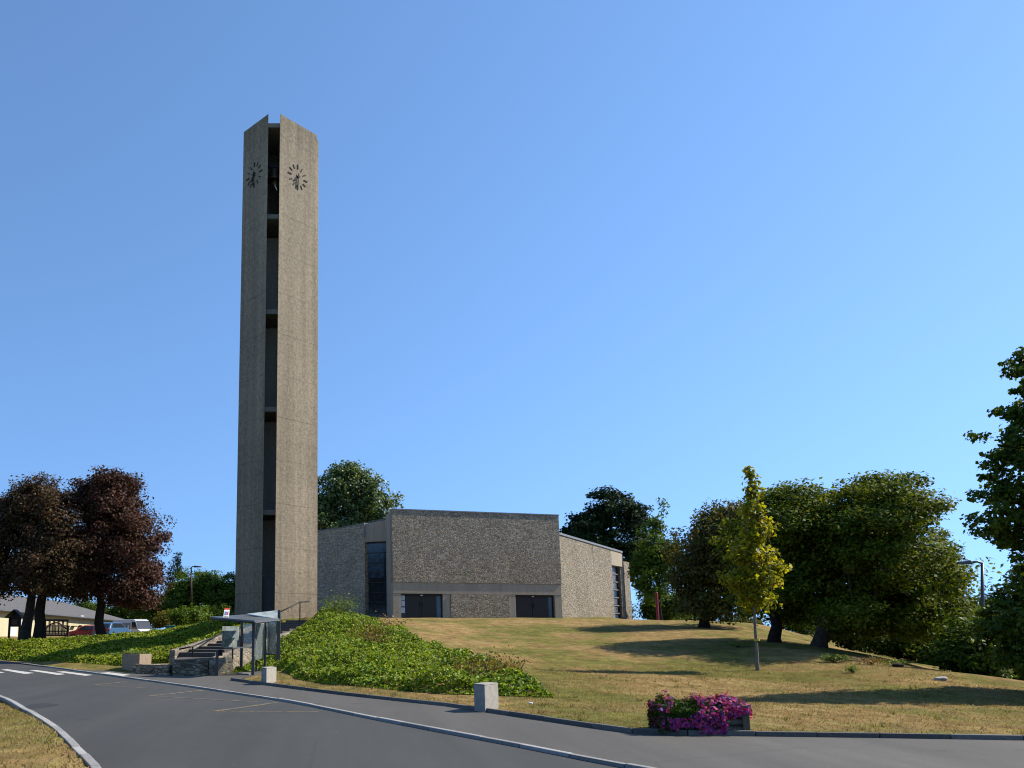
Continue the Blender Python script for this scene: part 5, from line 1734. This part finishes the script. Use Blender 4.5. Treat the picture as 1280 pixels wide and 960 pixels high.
# vehicles
def car(name, label, c, yaw, paint, van=False):
    L, W, Hh = (4.6, 1.85, 2.35) if van else (4.0, 1.7, 1.45)
    cs, sn = math.cos(yaw), math.sin(yaw)
    def T(x, y, z): return (c[0] + x * cs - y * sn, c[1] + x * sn + y * cs, c[2] + z)
    t = empty(name, c, label, 'van' if van else 'car', 'parked vehicles')
    if van:
        prof = [(-2.3, .3), (-2.3, 2.2), (-2.15, 2.33), (.95, 2.35), (1.25, 2.25), (1.75, 1.35), (2.2, 1.15), (2.3, .85), (2.3, .3)]
    else:
        prof = [(-2.0, .3), (-2.0, .85), (-1.9, .98), (-1.55, 1.36), (-1.2, 1.45), (.2, 1.44), (.5, 1.34), (1.05, .98), (1.8, .82), (2.0, .62), (2.0, .3)]
    mb = MB()
    def wid(z): return W / 2 * (1 if z < 1.0 else 1 - (z - 1.0) * (.05 if van else .28))
    n = len(prof)
    for s in (-1, 1):
        mb.v += [T(x, s * wid(z), z) for x, z in prof]
    mb.f.append(tuple(range(n))); mb.f.append(tuple(reversed(range(n, 2 * n))))
    for i in range(n):
        j = (i + 1) % n
        mb.f.append((j, i, n + i, n + j))
    mb.build('body', paint, t, .04)
    def win(pr, out=.012):
        for s in (-1, 1):
            q = [T(x, s * (wid(z) + out), z) for x, z in pr]
            MB().quad(*(q if s < 0 else q[::-1])).build('side_window', 'car_glass', t)
    if van:
        win([(.75, 1.4), (1.62, 1.4), (1.28, 2.08), (.75, 2.1)])
        o = .015
        MB().quad(T(1.27 + o, -.82, 2.2 + o), T(1.27 + o, .82, 2.2 + o), T(1.74 + o, .86, 1.4 + o), T(1.74 + o, -.86, 1.4 + o)).build('windscreen', 'car_glass', t)
        MB().quad(T(-2.315, -.7, 1.4), T(-2.315, .7, 1.4), T(-2.315, .7, 2.05), T(-2.315, -.7, 2.05)).build('rear_window', 'car_glass', t)
        for s in (-1, 1):
            for x0, x1, z0, z1 in ((-2.1, .55, .62, 1.98),):
                q = [T(x, s * (wid(1.2) + .014), z) for x, z in ((x0, z0), (x1, z0), (x1, z1), (x0, z1))]
                MB().quad(*(q if s < 0 else q[::-1])).build('side_graphic', 'van_grey', t)
            for x0, x1, z0, z1 in ((-1.9, -1.3, .8, 1.6), (-1.0, -.7, 1.0, 1.8), (-.5, .0, .75, 1.5), (.1, .4, 1.1, 1.75)):
                q = [T(x, s * (wid(1.2) + .02), z) for x, z in ((x0, z0), (x1, z0 + .1), (x1, z1), (x0 + .1, z1))]
                MB().quad(*(q if s < 0 else q[::-1])).build('graphic_mark', 'van_white' if x0 > -.6 else 'grey_metal', t)
    else:
        win([(-1.5, 1.0), (-.35, .99), (-.35, 1.36), (-1.3, 1.36)]); win([(-.28, .99), (.85, .99), (.42, 1.3), (.15, 1.36), (-.28, 1.36)])
        o = .014
        MB().quad(T(.52 + o, -.62, 1.32 + o), T(.52 + o, .62, 1.32 + o), T(1.02 + o, .74, 1.0 + o), T(1.02 + o, -.74, 1.0 + o)).build('windscreen', 'car_glass', t)
        MB().quad(T(-1.57 - o, .6, 1.33), T(-1.57 - o, -.6, 1.33), T(-1.88 - o, -.7, 1.01), T(-1.88 - o, .7, 1.01)).build('rear_window', 'car_glass', t)
    for s in (-1, 1):
        y = s * (W / 2 - .25)
        MB().hexa([T(L / 2 - .1, y - .2, .62), T(L / 2 + .015, y - .2, .62), T(L / 2 + .015, y + .2, .62), T(L / 2 - .1, y + .2, .62)],
                  [T(L / 2 - .1, y - .2, .78), T(L / 2 + .005, y - .2, .78), T(L / 2 + .005, y + .2, .78), T(L / 2 - .1, y + .2, .78)]).build('headlight', 'lamp_glass', t)
        MB().hexa([T(-L / 2 - .015, y - .16, .66), T(-L / 2 + .1, y - .16, .66), T(-L / 2 + .1, y + .16, .66), T(-L / 2 - .015, y + .16, .66)],
                  [T(-L / 2 - .015, y - .16, .92), T(-L / 2 + .1, y - .16, .92), T(-L / 2 + .1, y + .16, .92), T(-L / 2 - .015, y + .16, .92)]).build('tail_light', 'red', t)
        for x in (-L / 2 + .75, L / 2 - .8):
            wy = s * (W / 2 - .09)
            wl = MB().tube([T(x, wy - .10, .32), T(x, wy + .10, .32)], .32, 18).build('wheel', 'rubber', t)
            MB().tube([T(x, wy + s * .102, .32), T(x, wy + s * .112, .32)], .19, 14).build('rim', 'rim', wl)
    return t


def on_ground(u, D):
    p = P(u, 790, D); return (p[0], p[1], h1(p[0], p[1]))
car('parked_car', 'red hatchback parked in front of the cream house', on_ground(109, 84), R(180 + 12), 'car_red')
car('parked_car', 'blue hatchback parked beside the white van', on_ground(140, 82), R(75), 'car_blue')
car('parked_van', 'white van with grey side graphics parked right of the beeches', on_ground(167, 91), R(-38), 'van_white', True)
gp = P(213, 783, 60)
gp_g = h1(gp[0], gp[1])
gb = empty('green_bin', (gp[0], gp[1], gp_g), 'low green bin on the crest of the left bank', 'bin')
MB().obox(gp[:2], (1, .2), .6, .45, gp_g - .1, gp_g + .40).build('bin_body', 'green_panel', gb, .03)
MB().obox(gp[:2], (1, .2), .66, .51, gp_g + .402, gp_g + .46).build('lid', 'green_panel', gb, .03)

# ------------------------------------------------------------------ light, sky, camera
AZ, EL = 11.0, 40.0          # sun: degrees from +X towards +Y, elevation
to_sun = Vector((math.cos(R(AZ)) * math.cos(R(EL)), math.sin(R(AZ)) * math.cos(R(EL)), math.sin(R(EL))))
sl = bpy.data.lights.new('sun', 'SUN')
sl.energy = 5.0
sl.angle = R(0.53)
sl.color = (1.0, 0.93, 0.82)
so = bpy.data.objects.new('sun', sl)
so.rotation_euler = to_sun.to_track_quat('Z', 'Y').to_euler()
so.location = (40, 20, 60)
COL.objects.link(so)

wld = bpy.data.worlds.new('World')
scene.world = wld
wld.use_nodes = True
nt = wld.node_tree
bg = nt.nodes['Background']
sky = nt.nodes.new('ShaderNodeTexSky')
sky.sky_type = 'NISHITA'
sky.sun_disc = False
sky.sun_elevation = R(EL)
sky.sun_rotation = R(90 - AZ)
sky.air_density = 0.9
sky.altitude = 600
sky.dust_density = 0.25
sky.ozone_density = 4.2
tcw = nt.nodes.new('ShaderNodeTexCoord')
mpw = nt.nodes.new('ShaderNodeMapping')          # lift the look-up a little: clear dry air, no pale band at the horizon
mpw.inputs['Scale'].default_value = (1, 1, 0.72)
mpw.inputs['Location'].default_value = (0, 0, 0.24)
nt.links.new(tcw.outputs['Generated'], mpw.inputs['Vector'])
nt.links.new(mpw.outputs['Vector'], sky.inputs['Vector'])
tint = nt.nodes.new('ShaderNodeMix')
tint.data_type = 'RGBA'
tint.blend_type = 'MULTIPLY'
tint.inputs[0].default_value = 1.0
tint.inputs[7].default_value = (0.90, 1.01, 1.03, 1)      # a clearer, more cyan summer sky
nt.links.new(sky.outputs[0], tint.inputs[6])
nt.links.new(tint.outputs[2], bg.inputs[0])
bg.inputs[1].default_value = 0.15

cam = bpy.data.cameras.new('camera')
co = bpy.data.objects.new('camera', cam)
COL.objects.link(co)
co.location = (0, 0, EYE)
co.rotation_euler = (R(90) + PITCH, 0, 0)
cam.sensor_width = 36
cam.lens = F * 36 / 1280
cam.shift_x = (640 - U0) / 1280
cam.shift_y = (V0 - 480) / 1280
cam.clip_start = 0.1
cam.clip_end = 3000
scene.camera = co

scene.view_settings.view_transform = 'Standard'
scene.view_settings.look = 'None'
scene.view_settings.exposure = 0.78
scene.view_settings.gamma = 1.0
scene.render.engine = 'CYCLES'
scene.cycles.use_denoising = True
scene.cycles.filter_width = 1.1
scene.cycles.max_bounces = 6
scene.cycles.transparent_max_bounces = 12
scene.render.resolution_x = 1024
scene.render.resolution_y = 768
